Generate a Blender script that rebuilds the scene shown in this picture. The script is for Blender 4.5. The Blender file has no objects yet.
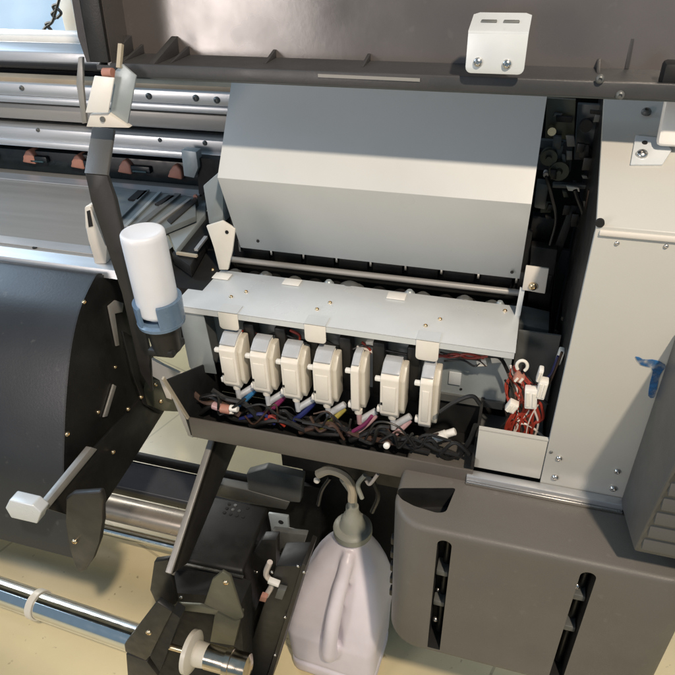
import bpy, bmesh, math, random
from mathutils import Vector as V, Matrix
random.seed(11)
SC = bpy.context.scene
COL = SC.collection
PI = math.pi
# ------------------------------------------------------------------ camera measured from the photograph
def _n(a): return a.normalized()
FPX, CC, CAMH = 640.0, 337.5, 1.4
AX = _n(V((.959, .138, -.2456)))
AD = V((.0276, .8215, .5696)); AD = _n(AD - AX * AX.dot(AD))
AY = AX.cross(AD)
def P(u, v, x=None, y=None, z=None):
    """point of the plane x=, y= or z= that the photograph shows at pixel (u, v)"""
    d = V(((u - CC) / FPX, (v - CC) / FPX, 1.0))
    r = V((d.dot(AX), d.dot(AY), -d.dot(AD)))
    t = x / r.x if x is not None else (y / r.y if y is not None else (z - CAMH) / r.z)
    return V((r.x * t, r.y * t, r.z * t + CAMH))
cam_d = bpy.data.cameras.new("camera"); cam = bpy.data.objects.new("camera", cam_d); COL.objects.link(cam)
cam_d.sensor_width = 36; cam_d.lens = FPX / 675 * 36; cam_d.clip_start = .01; cam_d.clip_end = 200
R = Matrix(((AX[0], -AX[1], -AX[2]), (AY[0], -AY[1], -AY[2]), (-AD[0], AD[1], AD[2])))
cam.matrix_world = Matrix.Translation((0, 0, CAMH)) @ R.to_4x4()
SC.camera = cam

# ------------------------------------------------------------------ materials
def s2l(c):
    return tuple(((x / 255) / 12.92 if x / 255 <= .04045 else ((x / 255 + .055) / 1.055) ** 2.4) for x in c)
def mat(name, col, rough=.5, metal=0.0, var=.12, scale=9.0, bump=0.0, bscale=120.0, sss=0.0, trans=0.0, dust=0.0, rvar=.08, coat=0.0, stretch=None, ior=None):
    m = bpy.data.materials.new(name); m.use_nodes = True
    nt = m.node_tree; N = nt.nodes; L = nt.links
    b = N["Principled BSDF"]
    tc = N.new("ShaderNodeTexCoord"); mp = N.new("ShaderNodeMapping")
    L.new(tc.outputs["Object"], mp.inputs["Vector"])
    if stretch: mp.inputs["Scale"].default_value = stretch
    n1 = N.new("ShaderNodeTexNoise"); n1.inputs["Scale"].default_value = scale; n1.inputs["Detail"].default_value = 6
    n1.inputs["Roughness"].default_value = .62
    L.new(mp.outputs[0], n1.inputs["Vector"])
    r = N.new("ShaderNodeMapRange"); r.inputs["From Min"].default_value = .3; r.inputs["From Max"].default_value = .7
    r.inputs["To Min"].default_value = 1 - var; r.inputs["To Max"].default_value = 1 + var
    L.new(n1.outputs["Fac"], r.inputs["Value"])
    mx = N.new("ShaderNodeVectorMath"); mx.operation = "SCALE"; mx.inputs[0].default_value = col
    L.new(r.outputs[0], mx.inputs["Scale"])
    out = mx.outputs[0]
    if dust:
        n3 = N.new("ShaderNodeTexNoise"); n3.inputs["Scale"].default_value = 70; n3.inputs["Detail"].default_value = 3
        L.new(tc.outputs["Object"], n3.inputs["Vector"])
        cr = N.new("ShaderNodeMapRange"); cr.inputs["From Min"].default_value = .66; cr.inputs["From Max"].default_value = .74
        cr.inputs["To Max"].default_value = dust
        L.new(n3.outputs["Fac"], cr.inputs["Value"])
        mi = N.new("ShaderNodeMix"); mi.data_type = "RGBA"; mi.inputs["B"].default_value = (.5, .48, .44, 1)
        L.new(cr.outputs[0], mi.inputs["Factor"]); L.new(out, mi.inputs["A"]); out = mi.outputs["Result"]
    L.new(out, b.inputs["Base Color"])
    n2 = N.new("ShaderNodeTexNoise"); n2.inputs["Scale"].default_value = scale * 2.3; n2.inputs["Detail"].default_value = 4
    L.new(mp.outputs[0], n2.inputs["Vector"])
    r2 = N.new("ShaderNodeMapRange"); r2.inputs["From Min"].default_value = .3; r2.inputs["From Max"].default_value = .7
    r2.inputs["To Min"].default_value = max(.03, rough - rvar); r2.inputs["To Max"].default_value = min(1, rough + rvar)
    L.new(n2.outputs["Fac"], r2.inputs["Value"]); L.new(r2.outputs[0], b.inputs["Roughness"])
    b.inputs["Metallic"].default_value = metal
    if ior: b.inputs["IOR"].default_value = ior
    if coat: b.inputs["Coat Weight"].default_value = coat
    if sss:
        b.inputs["Subsurface Weight"].default_value = sss; b.inputs["Subsurface Radius"].default_value = (.02, .018, .018)
        b.inputs["Subsurface Scale"].default_value = .5
    if trans: b.inputs["Transmission Weight"].default_value = trans
    if bump:
        nb = N.new("ShaderNodeTexNoise"); nb.inputs["Scale"].default_value = bscale; nb.inputs["Detail"].default_value = 4
        L.new(tc.outputs["Object"], nb.inputs["Vector"])
        bp = N.new("ShaderNodeBump"); bp.inputs["Strength"].default_value = bump; bp.inputs["Distance"].default_value = .002
        L.new(nb.outputs["Fac"], bp.inputs["Height"]); L.new(bp.outputs[0], b.inputs["Normal"])
    return m
M = {}
M["cream"] = mat("cream_paint", (.66, .62, .55), .42, .0, .03, 5, .05, 300)
M["panel"] = mat("panel_paint", (.555, .57, .56), .40, .0, .05, 3, .05, 60, dust=.12, rvar=.13)
M["housing"] = mat("housing_paint", (.50, .49, .445), .36, .0, .04, 4, .05, 300, dust=.08)
M["zinc"] = mat("zinc_sheet", (.64, .675, .69), .36, .15, .06, 9, .05, 90, dust=.15, rvar=.13)
M["grey"] = mat("grey_sheet", (.34, .38, .39), .4, .3, .08, 12, .05, 200)
M["darkgrey"] = mat("dark_grey_metal", (.12, .125, .12), .42, .2, .2, 14, .05, 200)
M["alu"] = mat("brushed_aluminium", (.62, .63, .64), .38, .75, .07, 6, .03, 300, stretch=(.3, 6, 6))
M["beam"] = mat("satin_beam", (.33, .32, .30), .45, .4, .08, 6, .03, 300, stretch=(.3, 6, 6))
M["tan"] = mat("tan_strip", (.33, .27, .19), .5, .1, .15, 8)
M["steel"] = mat("steel", (.62, .6, .57), .28, 1.0, .1, 20)
M["chrome"] = mat("chrome", (.82, .82, .80), .12, 1.0, .05, 20, rvar=.05)
M["brass"] = mat("brass_screw", (.72, .58, .38), .3, 1.0, .1, 20)
M["black"] = mat("black_powder_coat", (.012, .0115, .011), .42, 0, .3, 20, .06, 500)
M["blacksat"] = mat("black_satin_sheet", (.022, .023, .025), .36, 0, .2, 4, .05, 260, dust=.05, rvar=.04)
M["void"] = mat("black_interior", (.006, .006, .006), .7, 0, .3, 20)
M["blackplastic"] = mat("black_plastic", (.012, .0115, .011), .45, 0, .25, 20, .1, 400)
M["postmat"] = mat("dark_frame_paint", (.020, .018, .016), .45, 0, .25, 16, .03, 400)
M["lid"] = mat("lid_plastic", (.100, .089, .084), .24, 0, .14, 4, .03, 120, dust=.03, rvar=.09, ior=1.85)
M["lidrim"] = mat("lid_rim_plastic", (.045, .045, .046), .42, 0, .15, 10, .08, 300)
M["base"] = mat("brown_grey_plastic", (.122, .112, .098), .47, 0, .06, 6, .22, 900, dust=.05)
M["tray"] = mat("tray_plastic", (.10, .09, .078), .42, 0, .1, 9, .1, 500)
M["ctl"] = mat("control_box_plastic", (.085, .082, .076), .46, 0, .08, 9, .15, 800)
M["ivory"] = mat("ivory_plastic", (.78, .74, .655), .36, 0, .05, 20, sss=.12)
M["white"] = mat("white_plastic", (.82, .80, .75), .35, 0, .04, 20, sss=.1)
M["bottle"] = mat("bottle_plastic", (.74, .76, .80), .36, 0, .04, 12, sss=.5)
M["jug"] = mat("jug_plastic", (.82, .77, .83), .36, 0, .08, 7, .10, 40, sss=.6, stretch=(1, 1, .5))
M["cap"] = mat("grey_cap", (.30, .31, .27), .45, 0, .1, 20)
M["blue"] = mat("blue_plastic", (.13, .20, .29), .28, 0, .15, 20, sss=.3)
M["marker"] = mat("blue_marker", (.03, .14, .34), .5, 0, .25, 60)
nt = M["marker"].node_tree; N_ = nt.nodes; tr_ = N_.new("ShaderNodeBsdfTransparent"); mxs = N_.new("ShaderNodeMixShader"); nn = N_.new("ShaderNodeTexNoise"); nn.inputs["Scale"].default_value = 90; nn.inputs["Detail"].default_value = 5
mpr = N_.new("ShaderNodeMapRange"); mpr.inputs["From Min"].default_value = .30; mpr.inputs["From Max"].default_value = .66; tcm = N_.new("ShaderNodeTexCoord")
nt.links.new(tcm.outputs["Object"], nn.inputs["Vector"]); nt.links.new(nn.outputs["Fac"], mpr.inputs["Value"]); nt.links.new(mpr.outputs[0], mxs.inputs[0]); nt.links.new(tr_.outputs[0], mxs.inputs[1])
nt.links.new(N_["Principled BSDF"].outputs[0], mxs.inputs[2]); nt.links.new(mxs.outputs[0], N_["Material Output"].inputs[0])
M["red"] = mat("red_wire", (.30, .035, .02), .4, 0, .15, 30)
M["wirewhite"] = mat("white_wire", (.65, .58, .52), .4, 0, .1, 30)
M["wireblack"] = mat("black_cable", (.012, .012, .012), .4, 0, .2, 30)
M["wirebrown"] = mat("brown_cable", (.06, .035, .025), .4, 0, .2, 30)
M["hose"] = mat("beige_hose", (.42, .37, .28), .4, 0, .1, 20, sss=.1)
M["cyan"] = mat("blue_ink_tube", (.03, .15, .32), .3, 0, .1, 30)
M["magenta"] = mat("magenta_ink_tube", (.17, .02, .08), .3, 0, .1, 30)
M["navy"] = mat("navy_ink_tube", (.015, .02, .10), .3, 0, .1, 30)
M["yellow"] = mat("yellow_ink_tube", (.32, .27, .06), .3, 0, .1, 30)
M["pinktube"] = mat("pink_tube", (.42, .27, .28), .3, 0, .1, 30)
M["clear"] = mat("clear_grey_plastic", (.46, .48, .50), .25, 0, .08, 30, sss=.15)
M["roller"] = mat("flesh_rubber", (.40, .19, .14), .5, 0, .15, 30)
M["teal"] = mat("teal_block", (.008, .013, .016), .35, 0, .2, 30)
M["glbeam"] = mat("blue_grey_gloss", (.05, .055, .066), .3, 0, .15, 6)  # window sheen on the black beam put into the base colour
M["tubesat"] = mat("satin_brown_tube", (.42, .37, .31), .3, .6, .06, 6)
M["ivory2"] = mat("shaded_dirty_ivory", (.60, .56, .47), .4, 0, .08, 20)  # darker ivory: shade on the side chambers put into colour, dirt on the disc
M["tubesat2"] = mat("worn_spindle_metal", (.55, .48, .38), .2, 1.0, .12, 30)
M["slide"] = mat("slide_grey", (.19, .21, .21), .4, .2, .12, 14)
M["olive"] = mat("olive_metal", (.11, .11, .08), .4, .3, .15, 14, .05, 200)
M["gl"] = mat("green_board", (.03, .07, .085), .5, 0, .3, 60)

# ------------------------------------------------------------------ mesh builder
class MB:
    def __init__(s): s.v = []; s.f = []; s.m = []; s.mats = []; s.runs = []
    def _mi(s, m):
        if m not in s.mats: s.mats.append(m)
        return s.mats.index(m)
    def add(s, bm, m):
        k = s._mi(m); o = len(s.v); s.runs.append((o, len(s.f), m))
        bmesh.ops.recalc_face_normals(bm, faces=bm.faces[:])
        bm.verts.index_update()
        s.v += [v.co.copy() for v in bm.verts]
        for f in bm.faces: s.f.append([o + v.index for v in f.verts]); s.m.append(k)
        bm.free()
    def prism(s, pts, vec, m, bev=0.0, seg=2):
        bm = bmesh.new(); vec = V(vec)
        a = [bm.verts.new(V(p)) for p in pts]; b = [bm.verts.new(V(p) + vec) for p in pts]
        bm.faces.new(a); bm.faces.new(b[::-1]); n = len(pts)
        for i in range(n): bm.faces.new((a[i], b[i], b[(i + 1) % n], a[(i + 1) % n]))
        if bev: bmesh.ops.bevel(bm, geom=bm.edges[:], offset=bev, segments=seg, profile=.5, affect="EDGES", clamp_overlap=True)
        s.add(bm, m)
    def box(s, x0, x1, y0, y1, z0, z1, m, bev=0.0, seg=2):
        s.prism([(x0, y0, z0), (x1, y0, z0), (x1, y1, z0), (x0, y1, z0)], (0, 0, z1 - z0), m, bev, seg)
    def obox(s, c, ax, ay, az, hx, hy, hz, m, bev=0.0):
        c = V(c); ax, ay, az = V(ax).normalized(), V(ay).normalized(), V(az).normalized()
        s.prism([c + ax * (sx * hx) + ay * (sy * hy) - az * hz for sx, sy in ((-1, -1), (1, -1), (1, 1), (-1, 1))], az * (2 * hz), m, bev)
    def slab(s, p0, p1, w, t, up, m, bev=0.0):
        """bar from p0 to p1, w across, t along up"""
        p0, p1, up = V(p0), V(p1), V(up); d = (p1 - p0); a = d.normalized(); c = a.cross(up).normalized(); u = c.cross(a)
        s.obox((p0 + p1) / 2, a, c, u, d.length / 2, w / 2, t / 2, m, bev)
    def rings(s, rings, m, cap=True, closed=False):
        bm = bmesh.new(); R = [[bm.verts.new(p) for p in r] for r in rings]; n = len(R[0])
        for i in range(len(R) - (0 if closed else 1)):
            A, B = R[i], R[(i + 1) % len(R)]
            for j in range(n): bm.faces.new((A[j], A[(j + 1) % n], B[(j + 1) % n], B[j]))
        if cap and not closed: bm.faces.new(R[0][::-1]); bm.faces.new(R[-1])
        s.add(bm, m)
    def lathe(s, p, ax, prof, m, n=24, cap=True):
        """prof: (distance along axis, radius)"""
        p, ax = V(p), V(ax).normalized(); t = V((0, 0, 1)) if abs(ax.z) < .9 else V((1, 0, 0))
        a = ax.cross(t).normalized(); b = ax.cross(a)
        s.rings([[p + ax * d + (a * math.cos(2 * PI * k / n) + b * math.sin(2 * PI * k / n)) * max(r, 1e-5) for k in range(n)] for d, r in prof], m, cap)
    def cyl(s, p0, p1, r, m, n=20, r1=None, ch=0.0):
        p0, p1 = V(p0), V(p1); l = (p1 - p0).length; r1 = r if r1 is None else r1
        pr = [(0, r), (l, r1)] if not ch else [(0, r - ch), (ch, r), (l - ch, r1), (l, r1 - ch)]
        s.lathe(p0, p1 - p0, pr, m, n)
    def screw(s, p, nrm, r, m=None):
        m = m or M["steel"]
        s.lathe(V(p) - V(nrm).normalized() * .001, nrm, [(0, r), (.0012 + r * .3, r), (.0012 + r * .6, r * .8), (.0012 + r * .75, r * .45), (.001 + r * .45, r * .4), (.001 + r * .45, r * .02)], m, 12)
    def tube(s, pts, r, m, n=8, sub=6):
        pts = [V(p) for p in pts]; path = []
        if len(pts) > 2:
            q = [pts[0] * 2 - pts[1]] + pts + [pts[-1] * 2 - pts[-2]]
            for i in range(1, len(q) - 2):
                for k in range(sub):
                    t = k / sub; a, b, c, d = q[i - 1], q[i], q[i + 1], q[i + 2]
                    path.append(.5 * ((2 * b) + (c - a) * t + (2 * a - 5 * b + 4 * c - d) * t * t + (3 * b - a - 3 * c + d) * t ** 3))
            path.append(pts[-1])
        else: path = pts
        up = None; rs = []
        for i, p in enumerate(path):
            t = (path[min(i + 1, len(path) - 1)] - path[max(i - 1, 0)]).normalized()
            if up is None:
                up = V((0, 0, 1)) if abs(t.z) < .9 else V((1, 0, 0))
            a = t.cross(up).normalized(); up = a.cross(t).normalized()
            rr = r[min(int(i / max(1, len(path) - 1) * (len(r) - 1) + .5), len(r) - 1)] if isinstance(r, (list, tuple)) else r
            rs.append([p + (a * math.cos(2 * PI * k / n) + up * math.sin(2 * PI * k / n)) * rr for k in range(n)])
        s.rings(rs, m)
    def scatter(s, name, parent, group=1):
        """every piece (or every `group` pieces in a row) as an object of its own"""
        out = []; R_ = s.runs + [(len(s.v), len(s.f), None)]
        for i in range(0, len(s.runs), group):
            j = min(i + group, len(s.runs)); q = MB(); o0, f0 = R_[i][:2]; o1, f1 = R_[j][:2]
            q.v = s.v[o0:o1]; q.f = [[a - o0 for a in f] for f in s.f[f0:f1]]; ms = [s.mats[k] for k in s.m[f0:f1]]
            q.m = [q._mi(m) for m in ms]; out.append(q.build(name, parent))
        return out
    def build(s, name, parent=None, angle=38):
        o0 = parent_world(parent)
        me = bpy.data.meshes.new(name); me.from_pydata([tuple(v - o0) for v in s.v], [], s.f); me.update()
        for m in s.mats: me.materials.append(m)
        for p, k in zip(me.polygons, s.m): p.material_index = k; p.use_smooth = True
        me.set_sharp_from_angle(angle=math.radians(angle))
        o = bpy.data.objects.new(name, me); COL.objects.link(o)
        if parent: o.parent = parent
        return o
def parent_world(p):
    w = V((0, 0, 0))
    while p is not None: w += p.location; p = p.parent
    return w
def one(name, parent, fn, *a, **k):
    b = MB(); getattr(b, fn)(*a, **k); return b.build(name, parent)
def thing(name, label, cat, loc=(0, 0, 0), group=None):
    o = bpy.data.objects.new(name, None); COL.objects.link(o); o.location = loc; o.empty_display_size = .1
    o["label"] = label; o["category"] = cat
    if group: o["group"] = group
    return o
def tag(o, label, cat):
    o["label"] = label; o["category"] = cat; return o

UX, UY, UZ = V((1, 0, 0)), V((0, 1, 0)), V((0, 0, 1))
FRONT = V((0, -1, 0))
pr = thing("large_format_printer", "big dark wide format printer with its side cover raised, pumps and wiring exposed", "printer", (-.2, .8, 0))

# ================================================================== right housing (cream sheet metal)
HX0, HX1, HY = .078, .42, .655
b = MB()
prof = [(HY, .722), (HY, 1.112), (.95, 1.234), (.95, .722)]
ins = [(.95, 1.229), (HY + .003, 1.109), (HY + .003, .722)]
b.prism([(HX0, y, z) for y, z in prof[:3] + ins], (HX1 - HX0, 0, 0), M["housing"], .0012, 2)
hs = b.build("side_housing", pr)
b = MB(); b.prism([(HX0 + .003, HY + .0034, .722), (HX0 + .003, HY + .0034, 1.108), (HX0 + .003, .95, 1.228), (HX0 + .003, .95, .722)], (HX1 - HX0 - .01, 0, 0), M["blackplastic"]); b.build("housing_core", hs)
b = MB(); b.box(HX0 + .0006, HX0 + .0026, HY + .0034, HY + .012, .735, 1.10, M["zinc"]); b.build("turned_flange", hs)  # paler zinc puts the bluish edge highlight into the flange colour
FN = V((0, -.126, .13)).normalized() * 1  # outward normal of the sloped top facet
FN = V((0, -.122, .295)).normalized()
def facet(u, v):  # point on sloped top facet
    d0 = V((0, HY, 1.112)); n = FN
    d = V(((u - CC) / FPX, (v - CC) / FPX, 1.0)); r = V((d.dot(AX), d.dot(AY), -d.dot(AD))); c = V((0, 0, CAMH))
    t = (d0 - c).dot(n) / r.dot(n); return c + r * t
# overlapping top sheet with a turned-over lip
b = MB()
b.box(HX0 + .004, HX1, HY - .0032, HY + .004, 1.1025, 1.108, M["cream"], .0012)
b.build("seam_lip", hs)
b = MB()
for u, v, r in ((559, 458, .0042), (555, 477, .0048), (617, 471, .0042), (613, 488, .0048), (666, 246, .0025), (617, 243, .0025)):
    b.screw(P(u, v, y=HY), FRONT, r)
b.lathe(P(600, 223, y=HY) + V((0, -.0015, 0)), UY, [(0, .0045), (.004, .0045)], M["void"], 14)
b.scatter("housing_screw", hs)
# hand-written blue mark
b = MB()
mk = [(635.5, 357), (639, 357.5), (643, 359.8), (648, 360), (652, 359.8), (657, 360.8), (661, 362.5), (665, 365), (666, 367.5), (662.5, 371), (660.5, 375), (658.5, 381), (657, 388), (655.8, 395), (653.5, 398), (650.5, 398.2), (648.2, 396), (648.8, 390), (650, 383), (651.8, 376), (652.8, 371.5), (651, 368), (646, 366.5), (641, 365), (637.5, 361.5)]
b.prism([P(u, v, y=HY - .0012) for u, v in mk], (0, .001, 0), M["marker"])
b.build("blue_seven_mark", hs)
# hinge on the housing
b = MB()
c = facet(640, 160)
tx = UX; ty = V((0, .72, .7)).normalized()
pl = [facet(635, 137), facet(662, 140), facet(671, 152), facet(662, 166), facet(630, 166)]
b.prism(pl, FN * .003, M["zinc"], .0008)
hb = b.build("hinge_plate", pr)
b = MB()
b.screw(facet(641, 157) + FN * .003, FN, .0062)
b.screw(facet(646, 113) + FN * .001, FN, .0055, M["darkgrey"])
b.lathe(facet(644, 145) + FN * .003, FN, [(0, .003), (.0008, .003)], M["void"], 10)
b.scatter("hinge_screw", hb)
b = MB()
o_ = facet(668, 142) + FN * .028
b.obox(o_ + V((.006, 0, 0)), UX, V((0, .35, .94)), V((0, -.94, .35)), .021, .026, .007, M["white"], .005)
b.build("hinge_block", hb)

# ================================================================== control box with slats
b = MB()
cx = .182
side = [(HY - .001, .722), (.543, .762), (.520, .93), (.512, .995), (HY - .001, 1.0)]
b.prism([(cx, y, z) for y, z in side], (.3, 0, 0), M["ctl"], .004, 3)
cb = b.build("control_box", pr)
b = MB()
for k in range(8):
    z = .777 + k * .0265; y = .5425 - (z - .762) / .168 * .023
    b.prism([(cx + .004, y - .006, z), (cx + .004, y - .001, z + .021), (cx + .004, y + .006, z + .021), (cx + .004, y + .006, z)], (.29, 0, 0), M["ctl"], .0015)
b.scatter("slat", cb)

# ================================================================== lower sheet box, wiring ledge and rail
b = MB()
b.box(-.012, HX0 - .0008, HY + .0015, HY + .005, .735, .806, M["housing"], .0012)
b.box(-.012, HX0 - .0006, HY + .0008, HY + .007, .8062, .808, M["housing"])
b.box(-.012, HX0 - .0008, HY + .0055, .765, .735, .742, M["darkgrey"])
b.box(.022, HX0 - .0008, .765, .768, .742, .90, M["darkgrey"])
lb = b.build("lower_sheet_box", pr)
b = MB(); b.screw(P(551, 452, y=HY), FRONT, .0022, M["darkgrey"]); b.build("housing_screw", lb)
b = MB()
b.box(-.02, .185, .641, .6545, .7185, .7315, M["alu"], .0015)
b.box(-.02, .185, .6375, .6405, .717, .722, M["steel"], .001)
b.build("aluminium_rail", pr)

# ================================================================== base cover (brown grey moulding with two slots)
def boolean(o, cutters):
    for c in cutters:
        md = o.modifiers.new("cut", "BOOLEAN"); md.operation = "DIFFERENCE"; md.object = c; md.solver = "EXACT"
    bpy.context.view_layer.update()
    dg = bpy.context.evaluated_depsgraph_get(); me = bpy.data.meshes.new_from_object(o.evaluated_get(dg))
    o.modifiers.clear(); o.data = me
    for p in me.polygons: p.use_smooth = True
    me.set_sharp_from_angle(angle=math.radians(38))
    for c in cutters: bpy.data.objects.remove(c, do_unlink=True)
bx0, bx1, by0, by1, bz0, bz1 = -.110, .280, .548, .72, .432, .7165
def rrect(x0, x1, y0, y1, rf, n=10):
    p = []
    for (cx_, cy_, a0) in ((x1 - rf, y0 + rf, -90), (x1 - .004, y1 - .004, 0), (x0 + .004, y1 - .004, 90), (x0 + rf, y0 + rf, 180)):
        r_ = rf if cy_ < (y0 + y1) / 2 else .004
        for k in range(n + 1):
            a = math.radians(a0 + 90 * k / n); p.append((cx_ + r_ * math.cos(a), cy_ + r_ * math.sin(a)))
    return p
b = MB(); rs = []
for z, ins in ((bz0, .006), (bz0 + .002, .002), (bz0 + .006, 0), (bz1 - .007, 0), (bz1 - .0045, .0008), (bz1 - .002, .0024), (bz1 - .0005, .0048), (bz1, .008)):
    rs.append([V((x, y, z)) for x, y in rrect(bx0 + ins, bx1 - ins, by0 + ins, by1, .05 - ins)])
b.rings(rs, M["base"])
base = b.build("base_cover", pr)
cut = []
def slotcut(x0, x1, z0, z1, d0, d1):
    c = MB(); r = (x1 - x0) / 2; pts = []
    for k in range(13):
        a = PI * k / 12; pts.append(V(((x0 + x1) / 2 + r * math.cos(a), d0, z1 - r + r * math.sin(a))))
    pts += [V((x0, d0, z0)), V((x1, d0, z0))]
    c.prism(pts, (0, d1 - d0, 0), M["void"]); return c.build("cutter", pr)
sl = []
for (ut, vt, ub, vb) in ((446, 541, 432.5, 649), (586.5, 572, 556, 685)):
    t = P(ut, vt, y=by0); q = P(ub, vb, y=by0); xm = (t.x + q.x) / 2
    sl.append((xm - .0095, xm + .0095, max(q.z, bz0 + .012), t.z))
for s_ in sl: cut.append(slotcut(s_[0], s_[1], s_[2], s_[3], by0 - .02, by0 + .045))
rc = MB(); rc.prism([P(u, v, z=bz1) + V((0, 0, .01)) for u, v in ((395, 488), (456, 488), (446, 512), (437, 513), (414, 506), (401, 499))], (0, 0, -.05), M["void"], .004); cut.append(rc.build("cutter", pr))  # black-lined recess cut in to stand for the tray's shadow
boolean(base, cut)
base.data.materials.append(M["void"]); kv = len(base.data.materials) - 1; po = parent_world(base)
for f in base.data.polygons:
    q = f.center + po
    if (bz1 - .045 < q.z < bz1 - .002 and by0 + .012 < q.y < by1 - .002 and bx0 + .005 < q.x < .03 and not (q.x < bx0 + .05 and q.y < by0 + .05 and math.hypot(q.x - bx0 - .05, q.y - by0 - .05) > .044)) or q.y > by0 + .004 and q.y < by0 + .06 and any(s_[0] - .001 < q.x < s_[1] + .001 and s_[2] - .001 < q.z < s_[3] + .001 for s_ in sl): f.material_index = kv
for i, s_ in enumerate(sl):
    b = MB()
    b.box(s_[0] + .0005, s_[1] - .0005, by0 + .036, by0 + .0445, s_[2] + .001, s_[3] - .011, M["void"])
    h = s_[3] - s_[2]; xm = (s_[0] + s_[1]) / 2
    if i == 0:
        zz = (.44, .62); tabs = (.36, .64); 
        b.screw((xm - .003, by0 + .02, s_[2] + h * .18), FRONT, .0045); b.screw((xm - .004, by0 + .022, s_[2] + h * .46), FRONT, .0028)
    else:
        tabs = (.42, .70)
        b.screw((xm - .006, by0 + .016, s_[2] + h * .80), FRONT, .005); b.screw((xm, by0 + .02, s_[2] + h * .93), FRONT, .007, M["blackplastic"])
    for q in tabs:
        b.box(s_[0] + .001, s_[1] - .001, by0 + .012, by0 + .036, s_[2] + h * q, s_[2] + h * q + .011, M["darkgrey"], .002)
    b.cyl((xm + .003, by0 + .03, s_[2] + .006), (xm + .003, by0 + .03, s_[3] - .02), .005, M["blackplastic"], 10)
    b.build("slot_fitting", base)
b = MB()  # serrated black edging between the cover and the jug
for k in range(5):
    b.box(-.116, -.1095, .60, .612, .60 - k * .032, .615 - k * .032, M["blackplastic"], .002)
b.scatter("edge_clip", base)

# ================================================================== raised side lid
LY0, LY1 = .725, .805
lzr = P(400, 85, y=LY0).z; lx0 = P(80, 65, y=LY0).x + .014; lx1 = .34
b = MB()
tilt = .10
def lp(x, y, z): return V((x, y + (z - lzr) * tilt, z))
def lbox(bb, x0, x1, y0, y1, z0, z1, m, bev=0):
    bb.prism([lp(x0, y0, z0), lp(x1, y0, z0), lp(x1, y1, z0), lp(x0, y1, z0)], lp(0, 0, z1) - lp(0, 0, z0), m, bev)
lbox(b, lx0 + .003, lx1, LY1, LY1 + .0115, lzr + .004, lzr + .5, M["lid"])
lid = b.build("raised_side_lid", pr)
b = MB()
lbox(b, lx0 + .005, lx1, LY0 + .006, LY1 - .0005, lzr + .002, lzr + .0075, M["lidrim"])
lbox(b, lx0 + .028, lx1, LY0, LY0 + .0055, lzr - .004, lzr + .0115, M["lidrim"], .0018)
lbox(b, lx0 + .028, lx1, LY0 + .006, LY0 + .012, lzr - .007, lzr + .0015, M["darkgrey"], .001)
b.build("lid_rim", lid)
b = MB()
lbox(b, lx0 + .002, lx0 + .0295, LY0 - .003, LY0 + .003, lzr + .012, lzr + .5, M["black"], .001)
b.prism([lp(lx0 + .0235, LY0 + .0035, lzr + .008), lp(lx0 + .0295, LY0 + .0035, lzr + .008), lp(lx0 + .004, LY1 + .012, lzr + .008), lp(lx0 - .002, LY1 + .012, lzr + .008)], lp(0, 0, lzr + .5) - lp(0, 0, lzr + .008), M["lid"])
b.build("lid_side_wall", lid)
b = MB()
for (u, v) in ((76, 36),):
    e0 = P(82, 57, y=LY0); 
    b.prism([lp(lx0 - .002, LY0 - .003, lzr + .012), lp(lx0 + .004, LY0 - .003, lzr + .012), lp(lx0 + .004, LY0 - .003, lzr + .5), lp(lx0 - .0, LY0 - .003, lzr + .5), lp(lx0 - .008, LY0 - .003, lzr + .04)], (0, .06, 0), M["black"])
b.build("lid_outer_wall", lid)
for (u, v, hh, yy) in ((127, 32, 1, .0), (141, 41, .8, .02), (173, 33, 1, .0), (187, 43, .8, .02), (274, 46, .8, .035), (369, 50, .8, .035), (600, 55, .7, .045), (634, 35, .9, .07)):
    a = P(u, v, y=LY1); 
    b = MB(); w = .009 if hh == 1 else .004
    x = a.x
    b.prism([lp(x - w / 2, LY0 + .008 + yy, lzr + .0076), lp(x - w / 2, LY1 - .0004, lzr + .0076), lp(x - w / 2, LY1 - .0004, a.z - .004)], (w, 0, 0), M["lidrim"], .0006)
    b.build("lid_rib", lid)
# latch bracket on the lid
b = MB(); yb = LY0 - .012
A0, A1, A2, A3 = P(466, 73, y=yb), P(523, 75, y=yb), P(529, 34, y=yb), P(467, 33, y=yb)
x0, x1, z0, z1 = (A0.x + A3.x) / 2, (A1.x + A2.x) / 2, A0.z, A3.z
def rr2(x0, x1, z0, z1, r, top=True):
    p = []
    for (cx_, cz_, a0, rr) in ((x1 - r, z0 + r, -90, r), (x1 - r, z1 - r, 0, r if top else 0), (x0 + r, z1 - r, 90, r if top else 0), (x0 + r, z0 + r, 180, r)):
        if rr == 0: p.append((x1 if a0 == 0 else x0, z1)); continue
        for k in range(5):
            a = math.radians(a0 + 22.5 * k); p.append((cx_ + r * math.cos(a), cz_ + r * math.sin(a)))
    return p
b.prism([V((x, yb, z)) for x, z in rr2(x0, x1, z0, z1, .006, False)], (0, .0022, 0), M["zinc"], .0005)
b.prism([V((x, yb + .0002, z1)) for x in (x0,)] + [V((x1, yb + .0002, z1)), V((x1, yb + .041, z1 + .009)), V((x1 - .006, yb + .046, z1 + .0102)), V((x0 + .006, yb + .046, z1 + .0102)), V((x0, yb + .041, z1 + .009))], (0, .0004, .0022), M["zinc"])
for u, v in ((478, 62), (507, 64)): b.screw(P(u, v, y=yb), FRONT, .0048)
for fx in (.30, .68):
    xx = x0 + (x1 - x0) * fx
    b.box(xx - .008, xx + .008, yb + .020, yb + .027, z1 + .0042, z1 + .0088, M["darkgrey"], .001)
b.build("latch_bracket", lid)
b = MB()
for u, v in ((620, 95), (600, 79)): b.screw(P(u, v, y=LY0), FRONT, .0045, M["darkgrey"])
b.obox(P(672, 74, y=LY0 + .02), UX, UY, UZ, .010, .012, .012, M["void"], .004)
b.scatter("lid_catch", lid)
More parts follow.
